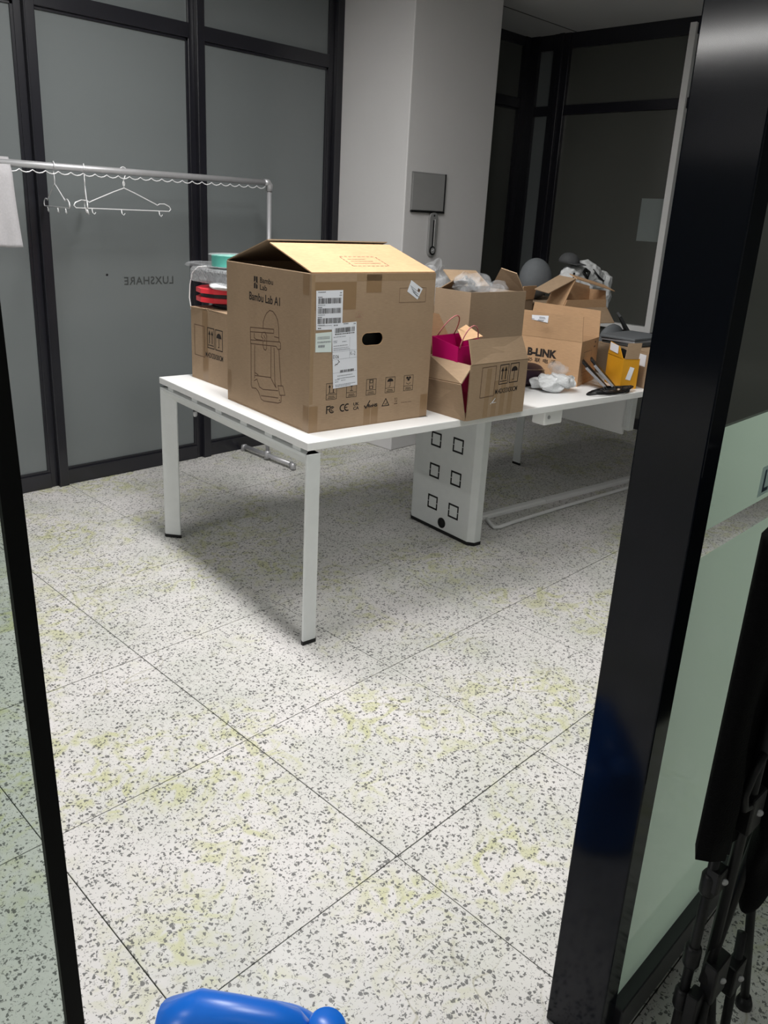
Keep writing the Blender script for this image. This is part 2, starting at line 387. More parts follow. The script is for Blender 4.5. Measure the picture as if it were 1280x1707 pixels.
# far side walls of the room and the corridor behind the camera (out of view)
wl = bx('wall_left', 'paint', None, X0-.1, X0, Y0, 4.3, 0, CEIL); tag(wl, kind='structure')
bx('pane', 'darkpane', wl, X0, X0+.006, .5, 4.0, .1, 2.1)  # unseen dark pane, added to darken what the door pillar reflects
tag(bx('wall_corridor', 'paint', None, X0, X1, Y0-.1, Y0, 0, CEIL), kind='structure')
tag(bx('wall_outside', 'darkpane', None, X0, 6.0, 5.2, 5.3, 0, CEIL), kind='structure')  # unseen wall, added to keep background light from leaking through the glazing
# front wall at the doorway: dark pillar, framed glass with frosted film, slim post and glass on the other side
wf = empty('wall_front', (0, 0, 0)); tag(wf, kind='structure')
MB().box(1.103, 1.158, .420, .527, .001, CEIL-.001).build('door_pillar', 'pillar', wf, bevel=.0025)
MB().box(1.158, 1.30, .455, .515, .001, .03).build('pillar_foot', 'frame', wf)
GYF = .433
MB().box(1.158, 3.6, .405, .475, .012, .082).build('bottom_rail', 'frame', wf, bevel=.003)
MB().box(1.158, 3.6, .415, .465, .001, .012).build('rail_base', 'whitealu', wf)
MB().quad([(1.158, .082), (3.6, .082), (3.6, CEIL-.001), (1.158, CEIL-.001)], (0, GYF, 0), (1, 0, 0), (0, 0, 1)).build('glass_pane', 'glass', wf, fix=False)
for z0, z1 in ((.083, .988), (1.034, 1.198)):
    MB().quad([(1.159, z0), (3.6, z0), (3.6, z1), (1.159, z1)], (0, GYF-.003, 0), (1, 0, 0), (0, 0, 1)).build('frosted_film', 'film', wf)
text('lettering', 'LUXSHARE', 'filmtext', wf, (1.395, GYF-.0054, 1.050), (1, 0, 0), (0, 0, 1), width=.32, height=.042, bold=.02, spacing=1.1)
MB().quad([(1.382, 1.044), (1.73, 1.044), (1.73, 1.098), (1.382, 1.098)], (0, GYF-.0042, 0), (1, 0, 0), (0, 0, 1)).build('lettering_halo', 'filmglow', wf)
MB().slab([(.188, .4505, .001), (.200, .4505, .001), (.1415, .4505, CEIL-.001), (.128, .4505, CEIL-.001)], -.005).build('slim_post', 'blackseal', wf)
MB().quad([(-5.49, .001), (.195, .001), (.138, CEIL-.001), (-5.49, CEIL-.001)], (0, .454, 0), (1, 0, 0), (0, 0, 1)).build('glass_pane', 'glassg', wf, fix=False)
# ceiling lights
for k, (x, y, sx, sy, st) in enumerate(LIGHTS):
    t = empty('ceiling_light', (x, y, CEIL))
    tag(t, ['long white LED panel in the ceiling above the desk end', 'long white LED panel in the ceiling inside the doorway', 'long white LED panel in the middle of the room ceiling', 'long white LED panel in the ceiling by the plain painted wall', 'long white LED panel in the corridor ceiling outside the doorway'][k], 'ceiling light', 'LED ceiling panels')
    MB().box(-sx/2-.02, sx/2+.02, -sy/2-.02, -sy/2, -.018, 0).box(-sx/2-.02, sx/2+.02, sy/2, sy/2+.02, -.018, 0).box(-sx/2-.02, -sx/2, -sy/2, sy/2, -.018, 0).box(sx/2, sx/2+.02, -sy/2, sy/2, -.018, 0).build('panel_frame', 'whitealu', t)
    mesh('diffuser', [(-sx/2, -sy/2, -.010), (sx/2, -sy/2, -.010), (sx/2, sy/2, -.010), (-sx/2, sy/2, -.010)], [(3, 2, 1, 0)], emit('led_diffuser_%d' % k, st), t, fix=False)

# ------------------------------------------------------------------ desk
L, W_ = 2.40, 1.19
desk = empty('office_desk', TW(0, 0, 0), TA)
tag(desk, 'long white office desk with white steel legs, loaded with cartons', 'desk')
MB().box(0, L, 0, W_, .722, .75).build('tabletop', 'white', desk, bevel=.0025)
def end_frame(sgn, ax):
    X = lambda a: ax+sgn*a
    for b0, s in ((0.004, 1), (W_-.004, -1)):
        poly = [(X(.0), b0), (X(.054), b0), (X(.054), b0+s*.060), (X(.048), b0+s*.060), (X(0), b0+s*.010)]
        o = MB().prism(poly, .014, .708).build('leg', 'steelw', desk, bevel=.002)
        q = [(X(-.001), b0-s*.001), (X(.055), b0-s*.001), (X(.055), b0+s*.061), (X(.0475), b0+s*.061), (X(-.001), b0+s*.0105)]
        MB().prism(q, .0, .0142).build('leg_cap', 'blackp', o)
    pr = [(0, .708), (.054, .708), (.054, .648), (.048, .648), (0, .698)]
    v = [(X(a), b, z) for b in (.006, W_-.006) for a, z in pr]
    MB().add(v, [(0, 1, 2, 3, 4), (9, 8, 7, 6, 5)] + [(i, (i+1) % 5, (i+1) % 5+5, i+5) for i in range(5)]).build('end_beam', 'steelw', desk, bevel=.002)
    for b in (.075, .26, .44, .64, .85, 1.08):
        MB().box(min(X(.004), X(.05)), max(X(.004), X(.05)), b-.025, b+.025, .708, .7252).build('spacer_block', 'steelw', desk)
end_frame(1, 0); end_frame(-1, L)
MB().lathe([(.009, 0), (.009, -.012), (.006, -.018)], (.03, .90, .652), (0, 0, 1), 10).build('beam_bolt', 'chrome', desk)
for b in (.40, .80): bx('long_beam', 'steelw', desk, .055, L-.055, b-.02, b+.02, .683, .7248)
# central cable-riser leg
cl = MB().prism([(1.15, .365), (1.172, .335), (1.212, .335), (1.212, .80), (1.172, .80), (1.15, .77)], .016, .7248).build('riser_leg', 'steelw', desk, bevel=.002)
MB().prism([(1.149, .364), (1.171, .334), (1.213, .334), (1.213, .801), (1.171, .801), (1.149, .771)], 0, .0165).build('riser_foot', 'blackp', cl)
for (b, z) in [(.625, .455), (.473, .462), (.622, .298), (.471, .299), (.619, .137), (.470, .135)]:
    m_ = MB(); h = .031; gp = .005
    for s in (1, -1):
        m_.ribbon([(-h, s*gp), (-h, s*h), (h, s*h), (h, s*gp)], .0092, (1.1494, b, z), (0, -1, 0), (0, 0, 1))
    m_.build('knockout_square', 'blackp', cl)
MB().lathe([(.026, 0), (.026, .003), (.02, .005), (.006, .004)], (1.150, .544, .052), (-1, 0, 0), 20).build('cable_grommet', 'blackp', cl)
MB().box(1.205, 1.32, .03, .10, .655, .7248).build('top_bracket', 'white', desk, bevel=.006)
MB().lathe([(.008, 0), (.008, .003)], (1.23, .03, .69), (0, -1, 0), 10).build('bracket_screw', 'chrome', desk)
MB().box(2.300, 2.318, .39, 1.12, .39, .7248).build('modesty_panel', 'white', desk, bevel=.002)
MB().box(2.29, 2.335, .345, .385, .42, .7248).box(2.285, 2.29, .355, .375, .44, .70).build('panel_bracket', 'steelw', desk, bevel=.004)

# white trunking and loose cable lying on the floor beside the riser leg
t = empty('cable_trunking', (3.16, 2.293, 0)); tag(t, 'white plastic cable trunking lying on the floor behind the riser leg', 'trunking')
d = Vector((4.55-3.16, 2.10-2.293, 0)); u = d.normalized(); n = Vector((-u.y, u.x, 0))
def tr_seg(s0, s1, nm):
    pr = [(-.027, 0), (.027, 0), (.025, .014), (.016, .020), (-.016, .020), (-.025, .014)]
    v = [u*s+n*a+Vector((0, 0, z)) for s in (s0, s1) for a, z in pr]
    MB().add(v, [tuple(range(6)), tuple(range(11, 5, -1))]+[(i, (i+1) % 6, (i+1) % 6+6, i+6) for i in range(6)]).build(nm, 'whitealu', t, bevel=.001)
tr_seg(0, .50, 'trunking_length'); tr_seg(.506, 1.45, 'trunking_length')
lc = MB(); pts = [(3.175, 2.245, .012), (3.135, 2.19, .010), (3.112, 2.150, .011), (3.135, 2.135, .012), (3.25, 2.135, .010), (3.7, 2.095, .010), (4.30, 2.03, .010), (4.6, 2.00, .010)]
tag(MB().tube(pts, .0098, 8).build('floor_cable', 'whitealu', None, True), 'thick white cable curling on the floor in front of the trunking', 'cable')

# ------------------------------------------------------------------ cartons
def carton(name, loc, rz, wd, dp, ht, mat, t=.005, skip=(), body=True, rot=None):
    r = empty(name, loc, rz, rot)
    if body:
        m = MB().box(0, wd, 0, dp, 0, t)
        if 'front' not in skip: m.box(0, wd, 0, t, t, ht)
        if 'back' not in skip: m.box(0, wd, dp-t, dp, t, ht)
        if 'left' not in skip: m.box(0, t, t, dp-t, t, ht)
        if 'right' not in skip: m.box(wd-t, wd, t, dp-t, t, ht)
        m.build('body', mat, r)
    return r
def flap(r, q, mat, t=.004, name='flap'): return MB().slab(q, t).build(name, mat, r)
def stadium(cx, cz, wd, h, seg=10):
    r = h/2; pts = []
    for k in range(seg+1): a = -PI/2+PI*k/seg; pts.append((cx+wd/2-r+r*math.cos(a), cz+r*math.sin(a)))
    for k in range(seg+1): a = PI/2+PI*k/seg; pts.append((cx-wd/2+r+r*math.cos(a), cz+r*math.sin(a)))
    return pts

# --- the large printer carton
BW, BD, BH, T = .533, .580, .530, .006
big = empty('printer_carton', TW(.066, .10, .7502), TA)
tag(big, 'largest brown cardboard carton, tented top flaps, printer drawing and white shipping labels', 'box')
body = MB().box(0, BW, 0, BD, 0, T).box(0, T, T, BD, T, BH).box(BW-T, BW, T, BD, T, BH).box(T, BW-T, BD-T, BD, T, BH).build('body', 'card', big, bevel=.002)
bm = bmesh.new()
hp = stadium(.258, .308, .094, .044)
ov = [bm.verts.new((x, 0, z)) for x, z in [(0, 0), (BW, 0), (BW, BH), (0, BH)]]
hv = [bm.verts.new((x, 0, z)) for x, z in hp]
ed = [bm.edges.new((l[i], l[(i+1) % len(l)])) for l in (ov, hv) for i in range(len(l))]
bmesh.ops.triangle_fill(bm, use_beauty=True, use_dissolve=False, edges=ed)
fs = list(bm.faces); ex = bmesh.ops.extrude_face_region(bm, geom=fs)
for v in ex['geom']:
    if isinstance(v, bmesh.types.BMVert): v.co.y += T
bmesh.ops.recalc_face_normals(bm, faces=bm.faces)
me = bpy.data.meshes.new('front_panel'); bm.to_mesh(me); bm.free()
fp = link('front_panel', me, 'card', big)
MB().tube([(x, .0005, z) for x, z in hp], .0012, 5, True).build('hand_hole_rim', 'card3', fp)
MB().box(.05, BW-.05, .03, .034, .20, .42).build('hole_shade_sheet', 'blackp', big)  # black sheet standing in for the shade inside the hand hole
fl = flap(big, [(.002, .004, BH), (BW-.002, .004, BH), (BW-.004, .272, BH+.078), (.004, .272, BH+.078)], 'card3', name='top_flap')  # brighter card than the body, lamplight put into its colour
fl['label'] = 'front half of the tented lid, warm lamplight put into its orange colour'
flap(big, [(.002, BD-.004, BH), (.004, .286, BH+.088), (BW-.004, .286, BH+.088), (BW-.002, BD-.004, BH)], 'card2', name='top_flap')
flap(big, [(.008, .03, BH-.002), (.008, BD-.03, BH-.002), (.10, BD-.04, BH-.20), (.10, .04, BH-.20)], 'card2', name='side_flap')
flap(big, [(BW-.008, .03, BH-.002), (BW-.10, .04, BH-.20), (BW-.10, BD-.04, BH-.20), (BW-.008, BD-.03, BH-.002)], 'card2', name='side_flap')
# stamp on the lit flap: dashed rounded rectangle and grid mark
fo, fu = Vector((0, .004, BH+.0008)), Vector((1, 0, 0)); fv = Vector((0, .268, .078)).normalized(); fn = Vector((0, -.078, .268)).normalized()*.0047
m_ = MB()
def dashes(p, q, k, wd):
    p, q = Vector(p), Vector(q)
    for i in range(k):
        m_.ribbon([p+(q-p)*(i+.1)/k, p+(q-p)*(i+.65)/k], wd, fo+fn, fu, fv)
R_ = (.205, .36, .055, .145)
dashes((R_[0], R_[2]), (R_[1], R_[2]), 8, .003); dashes((R_[0], R_[3]), (R_[1], R_[3]), 8, .003); dashes((R_[0], R_[2]), (R_[0]-.0, R_[3]), 5, .003); dashes((R_[1], R_[2]), (R_[1], R_[3]), 5, .003)
for k in range(3): m_.ribbon([(.225, .08+.02*k), (.34-.02*k, .08+.02*k)], .0025, fo+fn, fu, fv)
m_.build('stamp_print', 'inkpink', fl)
# line drawing on the left side
LO, LU, LV = Vector((-.0006, 0, 0)), Vector((0, 1, 0)), Vector((0, 0, 1))
lines = [[(.306,.313),(.305,.338),(.294,.357),(.282,.371),(.261,.383),(.24,.382),(.219,.37),(.207,.356),(.2,.333),(.197,.291)],
 [(.398,.306),(.233,.321),(.233,.307),(.398,.29),(.398,.306)],[(.398,.29),(.396,.247)],[(.369,.288),(.369,.272),(.356,.268),(.312,.271)],
 [(.396,.26),(.191,.283),(.185,.279),(.185,.259),(.203,.255),(.215,.264),(.396,.247)],
 [(.312,.299),(.318,.283),(.306,.278),(.306,.253),(.299,.241),(.287,.239),(.281,.247),(.281,.291),(.291,.302),(.312,.299)],
 [(.394,.248),(.392,.092),(.385,.083),(.356,.087),(.339,.079),(.317,.054),(.298,.051),(.199,.064),(.178,.072),(.178,.095)],
 [(.366,.244),(.366,.124)],[(.25,.257),(.249,.148)],[(.229,.255),(.221,.128),(.212,.117)],[(.197,.254),(.179,.13)],
 [(.362,.134),(.249,.147)],[(.362,.144),(.34,.14)],[(.369,.113),(.349,.123),(.33,.097),(.304,.093),(.2,.109)],[(.249,.145),(.218,.119)],[(.317,.067),(.199,.083)],
 [(.2,.127),(.167,.132),(.152,.102),(.187,.095),(.2,.127)],[(.227,.296),(.197,.296),(.197,.285)],
 [(.300,.290),(.290,.280),(.296,.270)],[(.190,.076),(.186,.078)]]
# smooth the arch
m_ = MB()
for l in lines: m_.ribbon(l, .0032, LO, LU, LV)
m_.build('printed_drawing', 'inkbrown', body)
m_ = MB(); U2 = Vector((0, -1, 0))
lo = LO+Vector((0, .372, .449))
m_.quad([(0, .021), (.011, .027), (.011, .042), (0, .042)], lo, U2, LV).quad([(.0145, .023), (.026, .017), (.026, .042), (.0145, .042)], lo, U2, LV)
m_.quad([(0, 0), (.011, 0), (.011, .022), (0, .016)], lo, U2, LV).quad([(.0145, 0), (.026, 0), (.026, .012), (.0145, .018)], lo, U2, LV)
m_.build('printed_logo', 'ink', body)
text('printed_text', 'Bambu', 'ink', body, LO+Vector((0, .329, .4715)), U2, LV, width=.090, height=.019, bold=.012)
text('printed_text', 'Lab', 'ink', body, LO+Vector((0, .329, .4475)), U2, LV, width=.049, height=.018, bold=.012)
text('printed_text', 'Bambu Lab A1', 'ink', body, LO+Vector((0, .405, .405)), U2, LV, width=.212, height=.029, bold=.016)
# tape
def patch(par, mat, x0, x1, z0, z1, name='tape'): return MB().quad([(x0, z0), (x1, z0), (x1, z1), (x0, z1)], (0, -.0003, 0), (1, 0, 0), (0, 0, 1)).build(name, mat, par)
patch(fp, 'tape', .222, .287, .466, BH-.004); patch(fp, 'tape', .233, .262, .002, .072); patch(fp, 'tape', .266, .297, .002, .072)
patch(fp, 'tape', .001, .036, .002, .092); patch(fp, 'tape', .497, BW-.002, .004, .088); patch(fp, 'tape', .014, .180, .412, .503)
patch(fp, 'cleartape', .001, .014, .10, BH-.004)
patch(fp, 'cleartape', .18, BW-.002, .505, BH-.002)
MB().quad([(.002, .002), (.036, .002), (.036, .092), (.002, .092)], (-.0004, 0, 0), (0, 1, 0), (0, 0, 1)).build('tape', 'tape', body)
MB().quad([(.012, .46), (.05, .46), (.05, BH-.003), (.012, BH-.003)], (-.0004, 0, 0), (0, 1, 0), (0, 0, 1)).build('tape', 'tape', body)
MB().quad([(.548, .03), (BD-.002, .03), (BD-.002, .12), (.548, .12)], (-.0004, 0, 0), (0, 1, 0), (0, 0, 1)).build('tape', 'tape', body)
# labels
FO, FU, FV = Vector((0, -.0006, 0)), Vector((1, 0, 0)), Vector((0, 0, 1))
def barcode(par, x0, x1, z0, z1, off, sk=0, mat='ink', seed=1):
    rnd = random.Random(seed); m = MB(); x = x0
    while x < x1:
        wd = rnd.choice((.0008, .0014, .0022)); x2 = min(x+wd, x1)
        m.add([(x, off, z0+sk*(x-x0)), (x2, off, z0+sk*(x2-x0)), (x2, off, z1+sk*(x2-x0)), (x, off, z1+sk*(x-x0))], [(0, 1, 2, 3)]); x = x2+rnd.choice((.0008, .0012, .002))
    return m.build('barcode', mat, par)
def rows(par, items, off, mat='inkgrey', h=.003, sk=0):
    m = MB(); rnd = random.Random(len(items)*7+int(items[0][0]*1000))
    for x0, x1, z in items:
        x = x0
        while x < x1:
            wd = rnd.uniform(.002, .006); x2 = min(x1, x+wd)
            m.add([(x, off, z+sk*(x-x0)), (x2, off, z+sk*(x2-x0)), (x2, off, z+h+sk*(x2-x0)), (x, off, z+h+sk*(x-x0))], [(0, 1, 2, 3)]); x = x2+.0015
    return tag(m.build('printed_lines', mat, par), kind='stuff')
def lab(q, mat, off): 
    return MB().slab([(x, -off, z) for x, z in q], .0002).build('shipping_label', mat, big)
l1 = lab([(.018, .476), (.125, .477), (.126, .348), (.021, .349)], 'label', .0010)
for k, (z0, z1) in enumerate([(.434, .452), (.402, .419), (.369, .387)]):
    barcode(l1, .026, .119, z0, z1, -.0016, seed=k+3); rows(l1, [(.026, .055, z0-.0055)], -.0016, h=.002); rows(l1, [(.026, .042, z1+.002)], -.0016, 'ink', .0025)
rows(l1, [(.026, .055, .470), (.112, .12, .467), (.110, .12, .459)], -.0016, 'ink', .0025); rows(l1, [(.028, .041, .353)], -.0016, 'ink', .003)
MB().add([(.03, -.0016, .362), (.085, -.0016, .362), (.085, -.0016, .363), (.03, -.0016, .363)], [(0, 1, 2, 3)]).build('printed_rule', 'inkgrey', l1)
l2 = lab([(.0195, .339), (.084, .341), (.085, .273), (.020, .276)], 'labelg', .0010)
m_ = MB()
for k in range(9): m_.ribbon([(.028+.0055*k, .319), (.0315+.0055*k, .319), (.0315+.0055*k, .326), (.028+.0055*k, .326)], .0009, (0, -.0016, 0), FU, FV, True)
m_.build('printed_digits', 'inkgrey', l2)
rows(l2, [(.027, .08, .309), (.027, .08, .306)], -.0016, h=.0018); rows(l2, [(.031, .056, .291)], -.0016, h=.008)
l3 = lab([(.082, .367), (.184, .371), (.198, .152), (.096, .147)], 'label', .0024)
S3 = .04
barcode(l3, .096, .177, .336, .352, -.0030, S3, seed=11); rows(l3, [(.096, .177, .330)], -.0030, 'ink', .003, S3); rows(l3, [(.09, .106, .360), (.13, .15, .364), (.172, .181, .363)], -.0030, 'inkgrey', .004)
rows(l3, [(.091, .140, .321), (.091, .106, .308), (.091, .106, .303), (.127, .145, .305), (.092, .150, .291), (.092, .155, .283), (.092, .158, .277)], -.0030, h=.0022, sk=S3)
text('printed_text', 'D26', 'ink', l3, (.091, -.0030, .251), FU, FV, width=.024, height=.011)
text('printed_text', 'K-2', 'inkgrey', l3, (.162, -.0030, .258), FU, FV, width=.022, height=.013)
MB().ribbon([(.100, .226), (.104, .231), (.1085, .229), (.112, .234), (.118, .238), (.112, .244)], .002, (0, -.0030, 0), FU, FV).build('pen_mark', 'ink', l3)
m_ = MB()
for z in (.272, .246, .200): m_.ribbon([(.086, z), (.190, z+.004)], .0006, (0, -.0030, 0), FU, FV)
m_.ribbon([(.158, .320), (.160, .25)], .0006, (0, -.0030, 0), FU, FV).build('printed_rule', 'inkgrey', l3)
barcode(l3, .122, .180, .200, .209, -.0030, S3, seed=21); rows(l3, [(.112, .176, .188), (.112, .186, .179), (.102, .120, .175), (.102, .116, .168), (.128, .146, .172), (.104, .19, .157), (.104, .168, .152)], -.0030, h=.0022, sk=S3)
st = MB().slab([(x, -.0010, z) for x, z in [(.418, .506), (.473, .475), (.452, .438), (.402, .467)]], .0002).build('sticker', 'label', big)
m_ = MB()
for k in range(5): m_.ribbon([(.415+.004*k, .487-.006*k), (.447+.0035*k-.01*(k % 2), .468-.006*k)], .0028 if k > 2 else .0014, (0, -.0016, 0), FU, FV)
m_.build('printed_lines', 'inkgrey', st); MB().quad([(.452, .478), (.462, .472), (.458, .462), (.448, .468)], (0, -.0016, 0), FU, FV).build('printed_block', 'inkbrown', st)
# printed marks on the front panel
m_ = MB().ribbon([(.368, .429), (.490, .429), (.490, .479), (.368, .479)], .0012, FO, FU, FV, True); m_.build('printed_box', 'inkbrown', fp)
m_ = MB(); ccx, ccz = .196, .389
cc = [(ccx+.016*math.cos(a*PI/8), ccz+.016*math.sin(a*PI/8)) for a in range(16)]
for k in range(0, 16, 2): m_.ribbon(cc[k:k+2], .0016, FO, FU, FV)
m_.ribbon([(ccx-.01, ccz-.004), (ccx+.01, ccz-.004)], .0018, FO, FU, FV).ribbon([(ccx-.006, ccz-.002), (ccx-.002, ccz+.008), (ccx+.002, ccz-.002), (ccx+.007, ccz+.008)], .0015, FO, FU, FV).build('printed_stamp', 'inkpink', fp)
def icon(x0, x1, z0, z1, kind):
    m = MB().ribbon([(x0, z0), (x1, z0), (x1, z1), (x0, z1)], .0016, FO, FU, FV, True).ribbon([(x0, z0+.017), (x1, z0+.017)], .0014, FO, FU, FV)
    for k in range(2): m.ribbon([(x0+.010-.003*k, z0+.010-.005*k), (x1-.010+.003*k, z0+.010-.005*k)], .0018, FO, FU, FV)
    cx = (x0+x1)/2; zb = z0+.021
    if kind == 'up':
        for d in (-.008, .008): m.ribbon([(cx+d, zb+.004), (cx+d, zb+.024)], .003, FO, FU, FV).quad([(cx+d-.005, zb+.021), (cx+d+.005, zb+.021), (cx+d, zb+.031)], FO, FU, FV)
        m.ribbon([(cx-.013, zb+.001), (cx+.013, zb+.001)], .002, FO, FU, FV)
    if kind == 'glass': m.quad([(cx-.009, zb+.031), (cx-.007, zb+.020), (cx, zb+.015), (cx+.007, zb+.020), (cx+.009, zb+.031)], FO, FU, FV).ribbon([(cx, zb+.016), (cx, zb+.003)], .002, FO, FU, FV).ribbon([(cx-.006, zb+.002), (cx+.006, zb+.002)], .002, FO, FU, FV)
    if kind == 'stack':
        for zz in (.0, .022): m.ribbon([(cx-.006, zb+zz), (cx+.006, zb+zz), (cx+.006, zb+zz+.010), (cx-.006, zb+zz+.010)], .0016, FO, FU, FV, True)
        m.ribbon([(cx-.008, zb), (cx-.008, zb+.034)], .0014, FO, FU, FV).ribbon([(cx+.008, zb), (cx+.008, zb+.034)], .0014, FO, FU, FV)
    if kind == 'umbrella':
        m.quad([(cx-.014, zb+.019)]+[(cx-.014*math.cos(a*PI/8), zb+.019+.012*math.sin(a*PI/8)) for a in range(1, 8)]+[(cx+.014, zb+.019)], FO, FU, FV).ribbon([(cx, zb+.02), (cx, zb+.003), (cx-.004, zb+.002)], .0018, FO, FU, FV)
    if kind == 'flower':
        for a, b in ((-.006, .026), (.006, .026), (0, .019)): m.quad([(cx+a+.006*math.cos(k*PI/3), zb+b+.005*math.sin(k*PI/3)) for k in range(6)], FO, FU, FV)
        m.ribbon([(cx-.010, zb+.007), (cx, zb+.002), (cx+.010, zb+.007)], .0016, FO, FU, FV)
    return m.build('printed_icon', 'ink', fp)
for x0, kd in ((.069, 'up'), (.154, 'glass'), (.240, 'stack'), (.326, 'umbrella'), (.412, 'flower')): icon(x0, x0+.043, .110, .166, kd)
m_ = MB()
def arc(cx, cz, r, a0, a1, wd, k=10): m_.ribbon([(cx+r*math.cos(math.radians(a0+(a1-a0)*i/k)), cz+r*math.sin(math.radians(a0+(a1-a0)*i/k))) for i in range(k+1)], wd, FO, FU, FV)
m_.ribbon([(.073, .062), (.073, .086), (.087, .086)], .0044, FO, FU, FV).ribbon([(.073, .075), (.084, .075)], .003, FO, FU, FV); arc(.095, .073, .0105, 50, 310, .0038); arc(.096, .073, .0050, 50, 310, .0026); m_.build('printed_mark', 'ink', fp)
m_ = MB(); arc(.141, .075, .0115, 70, 290, .0044); arc(.160, .075, .0115, 70, 290, .0044); m_.ribbon([(.149, .075), (.159, .075)], .003, FO, FU, FV).build('printed_mark', 'ink', fp)
text('printed_mark', 'UK', 'ink', fp, FO+Vector((.186, 0, .0775)), FU, FV, width=.025, height=.011, bold=.03)
text('printed_mark', 'CA', 'ink', fp, FO+Vector((.186, 0, .062)), FU, FV, width=.025, height=.012, bold=.03)
text('printed_mark', 'RoHS', 'ink', fp, FO+Vector((.250, 0, .064)), FU, FV, width=.043, height=.012, bold=.05)
MB().ribbon([(.235, .072), (.242, .063), (.258, .088)], .0042, FO, FU, FV).build('printed_mark', 'ink', fp)
MB().ribbon([(.315, .063), (.347, .063), (.331, .089)], .003, FO, FU, FV, True).ribbon([(.326, .069), (.336, .069), (.337, .076)], .002, FO, FU, FV).build('printed_mark', 'ink', fp)
MB().ribbon([(.373, .086), (.375, .072), (.382, .072), (.384, .086)], .0014, FO, FU, FV, True).ribbon([(.372, .088), (.385, .070)], .0012, FO, FU, FV).ribbon([(.372, .0655), (.385, .0655)], .003, FO, FU, FV).build('printed_mark', 'inkbrown', fp)
text('printed_text', 'MADE IN CHINA', 'inkbrown', fp, FO+Vector((.404, 0, .064)), FU, FV, width=.050, height=.005)
MB().slab([(.50, -.002, .0006), (BW+.004, -.004, .0006), (BW-.01, .006, .0012), (.49, .004, .0012)], .0006).build('loose_strip', 'blackp', big)

# --- shared stencil of the two plain cartons
def stencil(par, o, u, v, k=1.0, size='M.42X33X30CM'):
    o, u, v = Vector(o), Vector(u), Vector(v)
    MB().ribbon([(0, 0), (.075*k, 0), (.075*k, .112*k), (0, .112*k)], .0026*k, o, u, v, True).build('printed_frame', 'inkbrown', par)
    m = MB().ribbon([(.098*k, .04*k), (.146*k, .04*k), (.146*k, .112*k), (.098*k, .112*k)], .0032*k, o, u, v, True)
    for x in (.112, .131): m.ribbon([(x*k, .058*k), (x*k, .095*k)], .0045*k, o, u, v).quad([((x-.008)*k, .088*k), ((x+.008)*k, .088*k), (x*k, .105*k)], o, u, v)
    m.ribbon([(.104*k, .050*k), (.140*k, .050*k)], .003*k, o, u, v).build('printed_arrows', 'ink', par)
    m = MB().ribbon([(.156*k, .04*k), (.204*k, .04*k), (.204*k, .112*k), (.156*k, .112*k)], .0032*k, o, u, v, True)
    cx, cz = .180*k, .083*k
    m.quad([(cx-.018*k*math.cos(a*PI/8), cz+.018*k*math.sin(a*PI/8)) for a in range(9)], o, u, v).ribbon([(cx, cz), (cx, .052*k), (cx-.006*k, .050*k)], .003*k, o, u, v).build('printed_umbrella', 'ink', par)
    text('printed_text', size, 'ink', par, o+u*.082*k+v*.004*k, u, v, width=.125*k, height=.019*k, bold=.02)

# --- plain carton at the desk's far short end, under the spools
sb = carton('plain_carton', TW(.146, .832, .7502), TA+math.radians(2.5), .33, .305, .305, 'card')
tag(sb, 'closed brown carton with umbrella and arrow print, under the filament spools', 'box')
bd = [o for o in ALLCH(sb)][0]
flap(sb, [(.0, .0, .305), (.33, .0, .305), (.33, .155, .309), (0, .155, .307)], 'card'); flap(sb, [(.0, .165, .307), (.33, .165, .307), (.33, .305, .305), (-.004, .305, .303)], 'card')
stencil(bd, (-.0007, .275, .105), (0, -1, 0), (0, 0, 1), 1.16)
MB().quad([(.158, .002), (.205, .002), (.205, .304), (.158, .304)], (-.0004, 0, 0), (0, 1, 0), (0, 0, 1)).build('tape', 'tape', bd)
def disc(name, loc, label, rot, r, h, mats, cat='spool', flange_seg=24, rim=.006):
    t = empty(name, loc, 0, rot); tag(t, label, cat, None)
    MB().lathe([(r*.93, 0), (r, .001), (r, rim), (r*.93, rim+.001), (.03, rim+.001)], (0, 0, 0), (0, 0, 1), flange_seg).build('flange', mats[0], t)
    MB().lathe([(r*.93, h-rim-.001), (r, h-rim), (r, h-.001), (r*.97, h), (.03, h)], (0, 0, 0), (0, 0, 1), flange_seg).build('flange', mats[0], t)
    pr = []; k = 9
    for i in range(k*2+1): pr.append((r*.86+(.0016 if i % 2 else 0), rim+(h-2*rim)*i/(k*2)))
    MB().lathe(pr, (0, 0, 0), (0, 0, 1), 40).build('filament_winding', mats[1], t, True)
    return t
zb = 1.0645
disc('filament_spool', TW(.300, 1.00, zb), 'dark spool lying flat on the carton, below the red spool', (0, 0, 0), .125, .018, ('blackp', 'filament'), flange_seg=32, rim=.004)
disc('filament_spool', TW(.285, 1.065, zb+.0185), 'spool with bright red flanges and dark filament on the plain carton', (.0, 0, .2), .145, .058, ('red', 'filament'), flange_seg=12, rim=.020)
